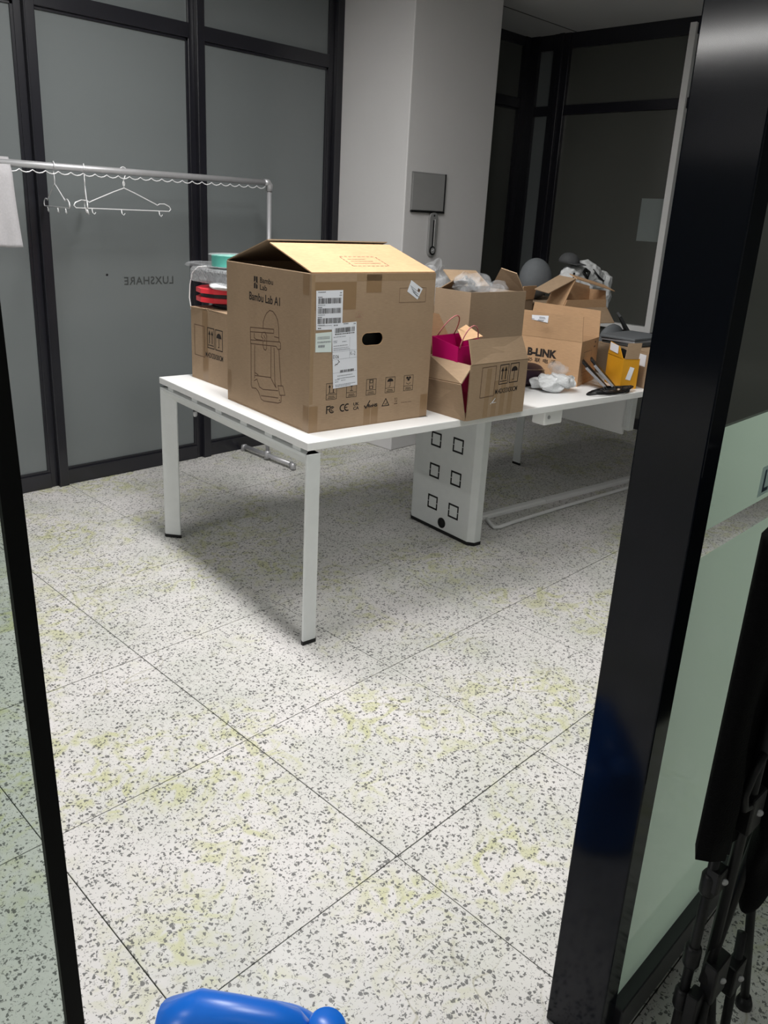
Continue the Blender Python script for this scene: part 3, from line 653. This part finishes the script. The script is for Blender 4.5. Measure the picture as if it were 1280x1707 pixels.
# crumpled white paper bag between the spools
pb = blob('paper_scrap', 'wrap2', None, .085, .095, .014, (0, 0, .014), .010, 18, 4, 3, .001); pb.location = TW(.225, .95, zb+.0770); tag(pb, 'crumpled whitish bag squeezed on top of the red spool', 'bag')
tb = empty('clear_tray', TW(.29, 1.03, zb+.098), TA+.10); tag(tb, 'clear plastic package with grey contents stacked above the red spool', 'package')
MB().box(-.135, .135, -.15, .15, 0, .062).build('shell', 'clearp', tb, bevel=.012)
fuzz(tb.children[0], .006, 9, 5) if tb.children else None
MB().lathe([(.09, .004), (.112, .005), (.112, .055), (.09, .056)], (0, .01, 0), (0, 0, 1), 32).build('grey_contents', 'greyfil', tb)
pw = blob('crumpled_film', 'wrap', tb, .10, .12, .016, (-.06, .10, .068), .012, 16, 4, 9, .0625)
ts = disc('filament_spool', TW(.265, 1.005, zb+.1640), 'teal filament spool with clear flanges on top of the spool pile', (.0, 0, 0), .100, .054, ('clearp', 'teal'), flange_seg=36, rim=.004)
sp = [TW(.20, 1.115, 1.226), TW(.175, 1.145, 1.222), TW(.155, 1.163, 1.195), TW(.146, 1.168, 1.145), TW(.143, 1.170, 1.09), TW(.148, 1.163, 1.035), TW(.158, 1.148, .985)]
tag(MB().tube(sp, .0024, 6).build('filament_strand', 'whitealu', None, True), 'loose white filament strand bowing down beside the plain carton', 'strand')

# --- torn open carton with the gift bag
mc = carton('open_carton', TW(.685, -.030, .7502), TA+math.radians(2.5), .324, .235, .211, 'card', skip=('left',))
tag(mc, 'open brown carton split at its corner, holding the magenta bag', 'box')
bd = [o for o in ALLCH(mc)][0]
flap(mc, [(.004, .002, .211), (.322, .002, .211), (.312, .036, .296), (.002, .026, .300)], 'card', .004, 'front_flap')
MB().slab([(.0, .004, .001), (-.046, -.002, .146), (-.022, .200, .132), (.0, .232, .001)], .005).build('split_side', 'card', mc)
MB().slab([(-.046, -.004, .146), (.014, .004, .205), (-.016, .200, .216), (-.022, .200, .132)], .004).build('side_flap', 'card', mc)
bf = flap(mc, [(.004, .233, .211), (.006, .245, .375), (.062, .246, .365), (.155, .238, .225)], 'card3', .004, 'back_flap')
m_ = MB()
for k in range(7): m_.ribbon([(.012+.008*(k % 3), .30+.012*(k//2)), (.024+.006*(k % 3), .305+.012*(k//2))], .004, (0, .2375, 0), (1, 0, .0), (0, .03, 1))
m_.build('faint_print', 'inkpink', bf)
stencil(bd, (.062, -.0007, .082), (1, 0, .02), (.02, 0, 1), 1.02)
m_ = MB()
for k in range(4): m_.quad([(.085+.045*k, .003), (.112+.045*k, .003), (.118+.045*k, .19-.05*(k % 2)), (.092+.045*k, .19-.05*(k % 2))], (0, -.0004, 0), (1, 0, 0), (0, 0, 1))
m_.build('tape', 'cleartape', bd)
MB().ribbon([(.125, .052), (.150, .072), (.135, .055), (.155, .056)], .0022, (0, -.0009, 0), (1, 0, 0), (0, 0, 1)).build('tape_tear', 'label', bd)
gb = empty('gift_bag', TW(.770, .105, .7562), TA+math.radians(6)); tag(gb, 'magenta paper gift bag with pink cord handles inside the torn carton', 'bag')
GB = [(-.085, -.055), (.085, -.055), (.085, .055), (-.085, .055)]; GT = [(-.098, -.056), (.094, -.062), (.098, .088), (-.094, .080)]
hb, ht_ = .002, .262
v = [(x, y, hb) for x, y in GB]+[(x, y, ht_+(.022 if y > 0 else 0)) for x, y in GT]
gm = mesh('bag_body', v, [(0, 1, 2, 3), (0, 1, 5, 4), (1, 2, 6, 5), (2, 3, 7, 6), (3, 0, 4, 7)], 'magenta', gb)
s_ = gm.modifiers.new('thick', 'SOLIDIFY'); s_.thickness = .002
MB().slab([(-.02, -.01, .27), (.07, -.035, .285), (.09, .07, .315), (.03, .06, .30)], .003).build('folded_insert', 'card3', gb)
for y, dx, lean in ((-.060, -.045, -.02), (.086, -.01, -.05)):
    pts = [(dx+.048*math.cos(PI*k/12)*(1 if True else 1)+.0, y+lean*math.sin(PI*k/12), ht_-.004+(.022 if y > 0 else 0)+.082*math.sin(PI*k/12)) for k in range(13)]
    MB().tube(pts, .0024, 8).build('cord_handle', 'pinkcord', gb, True)

# --- tall carton behind, filled with wrap
tc_ = carton('tall_carton', TW(.903, .222, .7502), TA, .322, .212, .442, 'card2')
tag(tc_, 'tall plain brown carton behind the magenta bag, crammed with clear wrap', 'box')
flap(tc_, [(.006, .004, .441), (.006, .205, .441), (.060, .195, .375), (.060, .014, .375)], 'card', .004)
flap(tc_, [(.03, .208, .441), (.03, .140, .475), (.14, .140, .475), (.14, .208, .441)], 'card', .004)
flap(tc_, [(.319, .008, .441), (.270, .015, .515), (.265, .10, .53), (.319, .20, .441)], 'card', .004)
flap(tc_, [(.11, .210, .441), (.315, .210, .441), (.31, .30, .500), (.115, .30, .505)], 'card', .004)
def wrapblob(name, loc, r, label, seed, mat='wrap', par=None, n=6):
    t = empty(name, loc, seed); tag(t, label, 'plastic wrap')
    rnd = random.Random(seed)
    for k in range(n):
        c = (rnd.uniform(-.6, .6)*r[0], rnd.uniform(-.6, .6)*r[1], r[2]*rnd.uniform(.75, 1.25))
        o = blob('wrap_fold', mat, t, r[0]*rnd.uniform(.5, .8), r[1]*rnd.uniform(.5, .8), r[2]*rnd.uniform(.5, .85), c, r[2]*.55, 22, 4, seed+k)
        for p in o.data.polygons: p.use_smooth = (k % 2 == 0)
    return t
wrapblob('bubble_wrap', TW(1.015, .335, 1.150), (.095, .07, .06), 'crinkled clear plastic wrap bulging out of the tall carton', 4, n=5)
wrapblob('bubble_wrap', TW(1.14, .345, 1.150), (.060, .065, .040), 'smaller clear plastic wrap beside the raised flap of the tall carton', 14, n=3)
pc = carton('low_carton', TW(.86, .50, .7502), TA+.05, .22, .22, .36, 'card'); tag(pc, 'brown carton hidden behind the printer carton and the magenta bag', 'box')
wrapblob('bubble_wrap', TW(1.02, .58, 1.115), (.055, .05, .085), 'clear plastic film rising between the printer carton and the tall carton', 24, n=4)

# --- carton of a network maker (black lettering)
bk = carton('lettered_carton', TW(1.623, .208, .7502), TA+math.radians(20), .25, .36, .207, 'card3')
tag(bk, 'open brown carton with black lettering B-LINK and upright flaps', 'box')
bd = [o for o in ALLCH(bk)][0]
f1 = flap(bk, [(.003, .0, .207), (-.012, .004, .322), (-.014, .356, .328), (.003, .36, .207)], 'card3', .004)
flap(bk, [(.247, .0, .207), (.247, .36, .207), (.262, .35, .340), (.262, .012, .330)], 'card3', .004)
flap(bk, [(.0, .36, .207), (.25, .36, .207), (.25, .43, .285), (.0, .43, .285)], 'card', .004)
st = MB().slab([(-.0066, .248, .286), (-.0077, .251, .314), (-.0077, .168, .312), (-.0062, .170, .278)], .0006).build('sticker', 'label', f1)
for vtx in st.data.vertices: vtx.co.x -= .0075
m_ = MB()
for k, (a_, b_, z) in enumerate([(.20, .175, .304), (.20, .172, .299), (.238, .226, .293), (.205, .178, .291), (.21, .182, .287)]): m_.ribbon([(-a_, z), (-b_, z)], .003, (-.0160, 0, 0), (0, -1, 0), (-.1, 0, 1))
m_.build('printed_lines', 'inkgrey', st)
text('printed_text', 'B-LINK', 'ink', bd, (-.0008, .258, .116), (0, -1, 0), (0, 0, 1), width=.145, height=.038, bold=.055)
text('printed_text', '\u5fc5 \u8054 \u7535 \u5b50', 'ink', bd, (-.0008, .258, .088), (0, -1, 0), (0, 0, 1), width=.145, height=.021, bold=.01)
m_ = MB().ribbon([(.045, .06), (.155, .06), (.155, .155), (.045, .155)], .002, (0, -.0008, 0), (1, 0, 0), (0, 0, 1), True)
for k in range(4): m_.ribbon([(.035+.045*k, .02), (.060+.045*k, .02), (.060+.045*k, .048), (.035+.045*k, .048)], .0016, (0, -.0008, 0), (1, 0, 0), (0, 0, 1), True)
m_.quad([(.19, .185), (.205, .185), (.205, .195), (.19, .195)], (0, -.0008, 0), (1, 0, 0), (0, 0, 1)).quad([(.18, .165), (.205, .165), (.205, .172), (.18, .172)], (0, -.0008, 0), (1, 0, 0), (0, 0, 1)).build('printed_icons', 'inkbrown', bd)
# --- small open carton behind it
so = carton('small_open_carton', TW(1.66, .735, .7502), TA+math.radians(8), .24, .22, .335, 'card2'); tag(so, 'small open brown carton between the tall carton and the grey bolster', 'box')
flap(so, [(.0, .22, .335), (.13, .22, .335), (.13, .25, .385), (.0, .25, .385)], 'card', .004); flap(so, [(.24, .0, .335), (.24, .22, .335), (.26, .20, .385), (.26, .02, .385)], 'card', .004)
flap(so, [(.12, .0, .335), (.24, .0, .335), (.24, -.012, .405), (.12, -.012, .405)], 'card3', .004)
# --- tilted open carton on top at the back
uc = carton('lower_brown_carton', TW(1.96, .59, .7502), TA+math.radians(4), .30, .31, .30, 'card2'); tag(uc, 'brown carton carrying the tilted open carton at the back of the desk', 'box')
flap(uc, [(0, 0, .30), (.30, 0, .30), (.30, .155, .3035), (0, .155, .3035)], 'card2'); flap(uc, [(0, .155, .30), (.30, .155, .30), (.30, .31, .3035), (0, .31, .3035)], 'card2')
ti = empty('tilted_carton', TW(1.90, .57, 1.0580), TA+math.radians(-4)); tag(ti, 'brown carton with raised roof-like flaps on top of the back pile', 'box')
m_ = MB().slab([(0, 0, 0), (.32, 0, .0), (.32, .12, .0), (0, .12, .0)], .005)
m_.slab([(0, 0, 0), (.075, 0, .145), (.075, .12, .145), (0, .12, 0)], .005).slab([(0, .12, .0), (.06, .12, .15), (.31, .12, .10), (.32, .12, 0)], -.005).slab([(.32, 0, 0), (.32, .12, 0), (.315, .12, .085), (.315, .01, .085)], .005)
m_.slab([(.0, 0, .0), (.32, 0, .0), (.315, 0, .042), (.022, 0, .042)], .005).build('body', 'card3', ti)
flap(ti, [(.075, -.004, .146), (.335, -.035, .085), (.345, .05, .108), (.085, .06, .165)], 'card3', .004, 'roof_flap')
flap(ti, [(.073, .0, .146), (.073, .12, .152), (-.10, .11, .085), (-.10, .01, .075)], 'card', .004, 'roof_flap')
MB().slab([(-.01, -.004, .004), (.325, -.004, .004), (.345, -.055, -.075), (-.02, -.045, -.07)], .004).build('hanging_flap', 'card', ti)
# --- soft things at the back
gbs = empty('grey_bolster', TW(2.145, .985, 1.0565), TA+.3); tag(gbs, 'round dark grey cushion end lying behind the tilted carton', 'cushion')
blob('cushion', 'greyfab', gbs, .105, .085, .112, (0, 0, .112), .005, 6, 4, 2, .001)
pts = [(.125*math.cos(a*PI/12)*.55+.055, .0, .105+.105*math.sin(a*PI/12)) for a in range(24)]
MB().tube([(.075, .085*math.cos(a*PI/12)*.7, .112+.112*math.sin(a*PI/12)*.7) for a in range(24)], .004, 6, True).build('piping', 'darkfab', gbs, True)
und = carton('support_carton', TW(1.98, .945, .7502), TA+.0, .40, .20, .30, 'card2'); tag(und, 'brown carton underneath the grey cushion and white garment', 'box')
flap(und, [(0, 0, .30), (.40, 0, .30), (.40, .10, .3035), (0, .10, .3035)], 'card2'); flap(und, [(0, .10, .30), (.40, .10, .30), (.40, .20, .3035), (0, .20, .3035)], 'card2')
wg = empty('white_garment', TW(2.31, .805, 1.0565), TA-.05); tag(wg, 'crumpled white padded jacket heaped behind the tilted carton', 'jacket')
o = blob('padded_body', 'whitefab', wg, .180, .078, .108, (.015, 0, .104), .026, 13, 5, 6, .001); fuzz(o, .012, 40, 3)
o = blob('sleeve', 'whitefab', wg, .06, .06, .115, (.165, -.02, .050), .020, 18, 4, 16); fuzz(o, .010, 42, 8)
m_ = MB().tube([(-.05, -.065, .165), (-.03, -.075, .135), (-.01, -.065, .165), (-.03, -.055, .18)], .010, 6, True); m_.tube([(.03, -.055, .18), (.06, -.08, .14), (.10, -.08, .12)], .006, 6); m_.tube([(-.11, -.05, .16), (-.13, -.06, .12)], .006, 6); m_.build('black_strap', 'blackp', wg, True)
cpb = empty('knitted_hat', TW(2.215, .82, 1.262), TA); tag(cpb, 'dark grey hat lying on top of the white jacket', 'hat')
MB().lathe([(.058, 0), (.057, .015), (.05, .035), (.035, .05), (.015, .057), (.001, .058)], (0, 0, 0), (.1, -.1, 1), 24).build('crown', 'darkfab', cpb, True)
MB().slab([(-.05, -.02, .004), (-.04, -.09, -.004), (.03, -.095, -.004), (.05, -.03, .004)], .004).build('brim', 'darkfab', cpb)
# --- right hand end of the desk
gs = empty('folded_cloth', TW(2.22, .485, .7502), TA+.15); tag(gs, 'grey folded cloth bag slumped beside the lettered carton', 'bag')
o = blob('cloth_body', 'greyfab', gs, .12, .055, .12, (0, 0, .12), .020, 9, 4, 12, .001)
o2 = MB().slab([(-.03, -.045, .27), (.11, -.065, .15), (.14, -.02, .15), (.02, 0, .285)], .012).build('cloth_fold', 'darkfab', gs)
fb = carton('flat_carton', TW(2.02, .19, .7502), TA-.06, .36, .24, .150, 'card2'); tag(fb, 'closed low brown carton at the desk end under the grey folders', 'box')
flap(fb, [(0, 0, .15), (.36, 0, .15), (.36, .24, .152), (0, .24, .152)], 'card', .004)
for k, (mt, lb) in enumerate([('darkfab', 'dark grey folder on the low carton at the desk end'), ('silver', 'silver grey folder sandwiched on the low carton'), ('greyfab', 'grey folder topmost on the low carton at the desk end')]):
    o = MB().slab([(0, 0, 0), (.33-.02*k, -.02, 0), (.34-.02*k, .19, 0), (.01, .20, 0)], .014).build('folder', mt, None, bevel=.004); o.location = TW(2.03, .21, .9062+.0145*k); o.rotation_euler = (0, 0, TA+.06*k); tag(o, lb, 'folder')
yb = carton('yellow_carton', TW(1.785, .088, .7502), TA+math.radians(-28), .080, .165, .140, 'yellow'); tag(yb, 'small bright yellow open carton at the desk end', 'box')
bd = [o for o in ALLCH(yb)][0]
flap(yb, [(.0, .006, .140), (-.006, .04, .190), (-.006, .135, .200), (.0, .16, .140)], 'yellow', .003)
flap(yb, [(.004, .0, .140), (.072, .0, .140), (.074, -.008, .215), (.008, -.006, .212)], 'card', .003)
st = MB().slab([(.020, -.0016, .045), (.045, -.0016, .040), (.058, -.0016, .098), (.036, -.0016, .104)], .0006).build('sticker', 'label', bd)
MB().slab([(-.0075, .05, .155), (-.0085, .05, .192), (-.0085, .135, .197), (-.0075, .135, .16)], .0006).build('white_label', 'label', bd)
MB().slab([(.012, .02, .139), (.06, .02, .150), (.06, .14, .158), (.012, .14, .148)], .010).build('black_contents', 'blackp', yb)
ev = carton('brown_mailer', TW(1.895, .030, .7502), TA+math.radians(-20), .11, .13, .165, 'card'); tag(ev, 'narrow brown mailer box standing next to the yellow carton', 'box')
flap(ev, [(0, 0, .165), (.11, 0, .165), (.11, .13, .168), (0, .13, .168)], 'card', .003)
MB().slab([(-.0012, .09, .10), (-.0012, .02, .10), (-.0012, .02, .155), (-.0012, .09, .155)], .0006).build('white_label', 'label', ev)
for k, (a, b, ln) in enumerate(((1.715, .050, .175), (1.672, .062, .165))):
    t = empty('tablet', TW(a, b, .7502), TA+math.radians(118), None); t.rotation_euler = (math.radians(0), math.radians(0), TA+math.radians(-52))
    tag(t, ['black tablet with grey stripe leaning against the yellow carton', 'black tablet with grey stripe leaning beside the lettered carton'][k], 'tablet')
    sl = MB().slab([(0, 0, .006), (-.13, .02, ln-.04), (-.13, .10, ln-.04), (0, .08, .006)], .010).build('slab', 'blackp', t, bevel=.003)
    MB().slab([(-.018, -.001, .026), (-.110, .013, ln-.063), (-.112, .034, ln-.060), (-.020, .020, .026)], .0112).build('grey_stripe', 'silver', t)
cb = empty('black_cable', TW(1.59, .055, .7502), TA); tag(cb, 'black power cable coiled loosely at the desk edge', 'cable')
rnd = random.Random(3)
for k in range(4):
    pts = []; ph = k*1.3; cx, cy = .02+.035*k, -.01+.012*(k % 2)
    for i in range(28):
        a = i*2*PI/14+ph; r1 = .085+.012*math.sin(3*a+k); pts.append((cx+r1*math.cos(a)*1.1, cy+.040*math.sin(a)*(1+.2*math.sin(a+k)), .006+.005*k*.5+.004*math.sin(2*a+k)+.002*(i/14)))
    MB().tube(pts, .0042, 6).build('cable_loop', 'blackp', cb, True)
MB().box(.13, .165, -.045, -.02, .002, .022).build('plug', 'blackp', cb, bevel=.004)
pbag = wrapblob('plastic_bag', TW(1.45, .20, .7502), (.085, .075, .055), 'milky white plastic bag slumped in front of the lettered carton', 34, 'wrap2', n=7)
for ch in ALLCH(pbag):
    for p in ch.data.vertices: p.co.z = max(p.co.z, .0015)
pbag.scale = (1.15, .95, .72)
wrapblob('bubble_wrap', TW(1.475, .225, .815), (.045, .06, .032), 'glossy bubble wrap scrap on the milky plastic bag', 44, 'wrap', n=4)
pp = empty('dark_pouch', TW(1.435, .345, .7502), TA+.3); tag(pp, 'dark purple pouch tucked beside the lettered carton', 'pouch')
blob('pouch_body', 'purple', pp, .10, .065, .05, (0, 0, .05), .016, 10, 4, 8, .001)
MB().slab([(-.10, -.02, .085), (.02, -.07, .075), (.05, -.04, .072), (-.07, .02, .10)], .003).build('pouch_flap', 'card2', pp)

# ------------------------------------------------------------------ clothes rail
RXP, RYP, RZ = 2.925, 3.739, 1.607
ck = empty('clothes_rail', (RXP, RYP, 0)); tag(ck, 'silver tubular clothes rail standing before the frosted glass', 'clothes rack')
XL = 1.10-RXP
MB().tube([(XL, 0, RZ), (0, 0, RZ)], .0155, 16).build('top_bar', 'chrome', ck, True)
for x in (XL, 0):
    MB().tube([(x, 0, .03), (x, 0, RZ-.02)], .0125, 14).build('upright', 'chrome', ck, True)
    MB().tube([(x, 0, RZ-.045), (x, 0, RZ-.012), (x-(.012 if x == 0 else -.012), 0, RZ), (x-(.035 if x == 0 else -.035), 0, RZ)], .0185, 14).build('elbow', 'chrome', ck, True)
    MB().tube([(x, -.235, .032), (x, .235, .032)], .0135, 14).build('foot_bar', 'chrome', ck, True)
    for s in (-1, 1): MB().tube([(x, s*.225, .032), (x, s*.243, .030), (x, s*.247, .002)], .017, 12).build('foot_cap', 'chrome', ck, True)
    MB().lathe([(.021, .012), (.021, .052), (.015, .062)], (x, 0, 0), (0, 0, 1), 16).build('foot_socket', 'chrome', ck, True)
pts = []
for i in range(24*4+1):
    x = -1.44+.0585*i/4; pts.append((x, -.010, RZ-.0215-.0115*abs(math.sin(PI*i/4))**.8))
MB().tube(pts, .0027, 5).build('wavy_hanger_strip', 'wire', ck, True)
def hanger():
    t = empty('wire_hanger', (0, 0, 0)); R = .020
    pts = [(R*math.cos(math.radians(a)), 0, R*math.sin(math.radians(a))) for a in range(200, -61, -20)] + [(.004, 0, -.032), (0, 0, -.04), (0, 0, -.075)]
    MB().tube(pts, .0027, 6).build('hook', 'wire', t, True)
    MB().tube([(.006*math.cos(a*PI/4), 0, -.055+.012*math.sin(a*PI/4)) for a in range(8)], .0015, 5, True).build('swivel_link', 'wire', t, True)
    hp_ = [(0, 0, -.075), (.05, 0, -.095), (.15, 0, -.140), (.163, 0, -.147), (.175, 0, -.140), (.20, 0, -.139), (.225, 0, -.150), (.233, 0, -.163), (.224, 0, -.174)]
    hp_ = [(x*1.17, y, z) for x, y, z in hp_]; loop = hp_ + [(0, 0, -.174)] + [(-x, y, z) for x, y, z in hp_[::-1]][:-1]
    MB().tube(loop, .0027, 6, True).build('frame_wire', 'wire', t, True)
    for x in (-.18, -.02, .20):
        MB().tube([(x, 0, -.174), (x, -.004, -.192), (x+.008, -.006, -.200), (x+.017, -.004, -.191)], .0024, 5).build('clip_hook', 'wire', t, True)
    return t
h0 = hanger()
for k, (x, ph, lb) in enumerate([(2.044, 6, 'wire coat hanger facing out, hooked on the clothes rail'), (1.846, 65, 'wire coat hanger turned edge-on, between the other two hangers'), (1.703, 77, 'wire coat hanger turned edge-on, beside the hanging grey garment')]):
    o = h0 if k == 0 else copy_tree(h0)
    o.location = (x, RYP, RZ+.0005); o.rotation_euler = (0, 0, math.radians(ph)); tag(o, lb, 'coat hanger', 'hangers on the clothes rail')
# grey garment over the rail at the left
v = []; f = []; nx, nz = 20, 26
for j in range(nz*2+1):
    s = (j-nz)/nz
    for i in range(nx+1):
        x = -.30+.295*i/nx; q = abs(s)
        y = math.copysign(min(.024, .024*q*6), s) + math.sin(x*55+1.5*s)*.010*q
        v.append((x+(.018*q*q if i == nx else .008*math.sin(q*9)*q*(i/nx)), y*1.0, .022 if q == 0 else .022-.372*q*(1 if s < 0 else .9)+.002*math.sin(x*40)))
for j in range(nz*2):
    for i in range(nx): a = j*(nx+1)+i; f.append((a, a+1, a+nx+2, a+nx+1))
gm = mesh('grey_garment', v, f, 'greycloth', None, True); gm.location = (1.510, RYP, RZ); tag(gm, 'light grey cloth garment draped over the clothes rail', 'garment')
s_ = gm.modifiers.new('thick', 'SOLIDIFY'); s_.thickness = .003

# ------------------------------------------------------------------ things on column and wall
dh = empty('document_holder', (3.90, 3.4295, 1.61)); tag(dh, 'square grey acrylic document holder on the white column', 'sign holder')
MB().box(-.155, .155, -.006, 0, -.115, .112).build('back_plate', 'thermo', dh, bevel=.003)
MB().box(-.147, .147, -.010, -.0062, -.106, .104).build('acrylic_sheet', 'acrylic', dh, bevel=.002)
MB().box(-.155, .155, -.016, -.004, -.119, -.107).build('bottom_lip', 'blackp', dh, bevel=.003); MB().box(.149, .155, -.014, -.004, -.107, .112).build('side_lip', 'blackp', dh, bevel=.002)
tg = empty('wall_thermometer', (3.960, 3.4295, 1.365)); tag(tg, 'slim grey wall thermometer on the column below the document holder', 'thermometer')
cap = stadium(0, 0, .27, .078, 12)
MB().add([(z, -.001, x) for x, z in cap]+[(z, -.016, x) for x, z in cap], [tuple(range(len(cap)))[::-1], tuple(range(len(cap), 2*len(cap)))]+[(i, (i+1) % len(cap), (i+1) % len(cap)+len(cap), i+len(cap)) for i in range(len(cap))]).build('case', 'thermo', tg, bevel=.004)
MB().box(-.006, .004, -.0185, -.015, -.07, .085).build('glass_tube', 'blackp', tg, bevel=.001); MB().box(.008, .0105, -.018, -.0155, -.075, .09).build('scale', 'whitealu', tg)
MB().lathe([(.027, 0), (.027, .004), (.022, .005)], (0, -.016, -.097), (0, -1, 0), 24).build('dial', 'blackp', tg)
MB().lathe([(.018, 0), (.018, .002)], (0, -.021, -.097), (0, -1, 0), 20).build('dial_face', 'acrylic', tg); MB().ribbon([(-.01, 0), (.008, .006)], .004, (0, -.0235, -.097), (1, 0, 0), (0, 0, 1)).build('needle', 'label', tg)
MB().lathe([(.006, 0), (.006, .002)], (0, -.016, .112), (0, -1, 0), 10).build('hole', 'blackp', tg)
ps = MB().box(RX-.0085, RX-.007, 2.724+.022, 2.937, 1.372, 1.665).build('paper_sheet', 'sheet'); tag(ps, 'pale paper sheet stuck on the dark glass beside the white surround', 'paper')

# ------------------------------------------------------------------ folded camping chair by the glass
fc = empty('folding_chair', (1.20, .30, 0)); tag(fc, 'folded black camping chair standing against the frosted glass', 'folding chair')
def P(x, y, z): return (x-1.20, y-.30, z)
def rod(nm, a, b, r=.0085, mat='blackp', ext=0): return MB().tube([P(*a), P(*b)], r, 12).build(nm, mat, fc, True)
# slung fabric panel hanging in folds
prof = [(1.088, .318), (1.10, .300), (1.14, .292), (1.19, .305), (1.24, .288), (1.30, .302), (1.37, .290), (1.45, .305), (1.53, .300), (1.545, .318), (1.45, .330), (1.34, .322), (1.22, .334), (1.12, .332)]
v = []; nz = 14
for k in range(nz+1):
    z = .545+(1.10-.545)*k/nz; q = k/nz
    for i, (x, y) in enumerate(prof):
        zz = z; xx = x
        if k == nz and i in (0, 1, 13): zz -= .022
        if k == nz-1 and i == 0: xx += .002
        if k == 0 and i in (2, 3, 4): zz -= .02
        v.append(P(xx+.004*math.sin(6*q+i)*(1 < i < 13), y+.006*math.sin(9*q+i*1.7)*(1 < i < 13), zz))
k = len(prof); f = [(j*k+i, j*k+(i+1) % k, (j+1)*k+(i+1) % k, (j+1)*k+i) for j in range(nz) for i in range(k)] + [tuple(range(k))[::-1], tuple(range(nz*k, nz*k+k))]
mesh('fabric_sling', v, f, 'fabric', fc, True)
o = blob('seat_fabric', 'fabric', fc, .11, .028, .20, P(1.36, .275, .50), .02, 9, 4, 5)
rod('leg', (1.188, .316, .60), (1.190, .322, .013), .0088)
rod('leg', (1.206, .288, .90), (1.225, .300, .20), .0095)
rod('leg', (1.34, .285, .62), (1.20, .296, .22), .0085)
rod('leg', (1.222, .292, .235), (1.150, .270, .013), .0085)
rod('leg', (1.222, .292, .235), (1.235, .262, .013), .0085)
rod('leg', (1.315, .280, .26), (1.255, .255, .013), .0085)
rod('leg', (1.36, .300, .40), (1.42, .270, .013), .0085)
rod('arm_tube', (1.245, .318, .46), (1.36, .300, 1.02), .0085)
for (x, y, z) in [(1.190, .322, .013), (1.150, .270, .013), (1.235, .262, .013), (1.255, .255, .013), (1.42, .270, .013)]:
    MB().lathe([(.016, 0), (.016, .010), (.011, .026)], P(x, y, 0), (0, 0, 1), 14).build('foot', 'blackp', fc, True)
for (x, y, z) in [(1.189, .318, .43), (1.190, .320, .27), (1.190, .321, .17)]:
    MB().lathe([(.012, -.022), (.0145, -.016), (.0145, .016), (.012, .022)], P(x, y, z), (0, 0, 1), 14).build('collar', 'blackp', fc, True)
MB().box(-.005, .028, -.012, .010, -.05, .03).build('clip', 'blackp', fc, bevel=.004).location = P(1.175, .300, .175)
def hub(x, y, z, s=1):
    h = MB().prism([(-.022*s, -.012), (.026*s, -.014), (.030*s, .010), (-.018*s, .014)], -.035*s, .030*s).build('hub', 'blackp', fc, bevel=.004); h.location = P(x, y, z)
    MB().lathe([(.0065, 0), (.0062, .002), (.003, .004)], (.002, -.0145, .0), (-.75, -.66, .1), 12).build('rivet', 'chrome', h, True)
hub(1.216, .291, .585, 1.1); hub(1.222, .287, .225, 1.2); hub(1.29, .275, .185); hub(1.192, .312, .445, .7)
MB().tube([P(1.205, .285, .70), P(1.180, .288, .675), P(1.165, .290, .640), P(1.172, .288, .612), P(1.20, .286, .605)], .007, 8).build('carry_hook', 'blackp', fc, True)

# ------------------------------------------------------------------ blue jerrycan in the doorway
jc = empty('jerrycan', (.560, .735, 0), math.radians(-44)); tag(jc, 'blue plastic jerrycan with round cap standing in the doorway', 'jerrycan')
v = []; rings = [(.0, .94, .92), (.012, 1, 1), (.19, 1, 1), (.222, .97, .95), (.245, .88, .84), (.258, .72, .66), (.264, .5, .42), (.265, .1, .08)]
seg = 40
for z, a, b in rings:
    for i in range(seg):
        t_ = 2*PI*i/seg; c_, s2 = math.cos(t_), math.sin(t_); e = .45
        x = .135*a*math.copysign(abs(c_)**e, c_); y = .085*b*math.copysign(abs(s2)**e, s2)
        v.append((x-.02, y, z*(1-.10*max(0, (x+.02)/.14)) if z > .1 else z))
f = [(j*seg+i, j*seg+(i+1) % seg, (j+1)*seg+(i+1) % seg, (j+1)*seg+i) for j in range(len(rings)-1) for i in range(seg)] + [tuple(range(seg))[::-1], tuple(range((len(rings)-1)*seg, len(rings)*seg))]
o = mesh('body', v, f, 'bluep', jc, True); o.modifiers.new('sub', 'SUBSURF').render_levels = 1
MB().tube([(-.125, 0, .225), (-.115, 0, .262), (-.085, 0, .276), (-.03, 0, .274), (.02, 0, .266), (.05, 0, .255), (.062, 0, .235)], [.040, .046, .042, .036, .034, .034, .034], 20).build('handle', 'bluep', jc, True)
MB().lathe([(.024, -.03), (.024, .0), (.030, .001), (.030, .024), (.026, .030), (.001, .031)], (.108, 0, .246), (.12, 0, 1), 24).build('cap', 'bluep', jc, True)
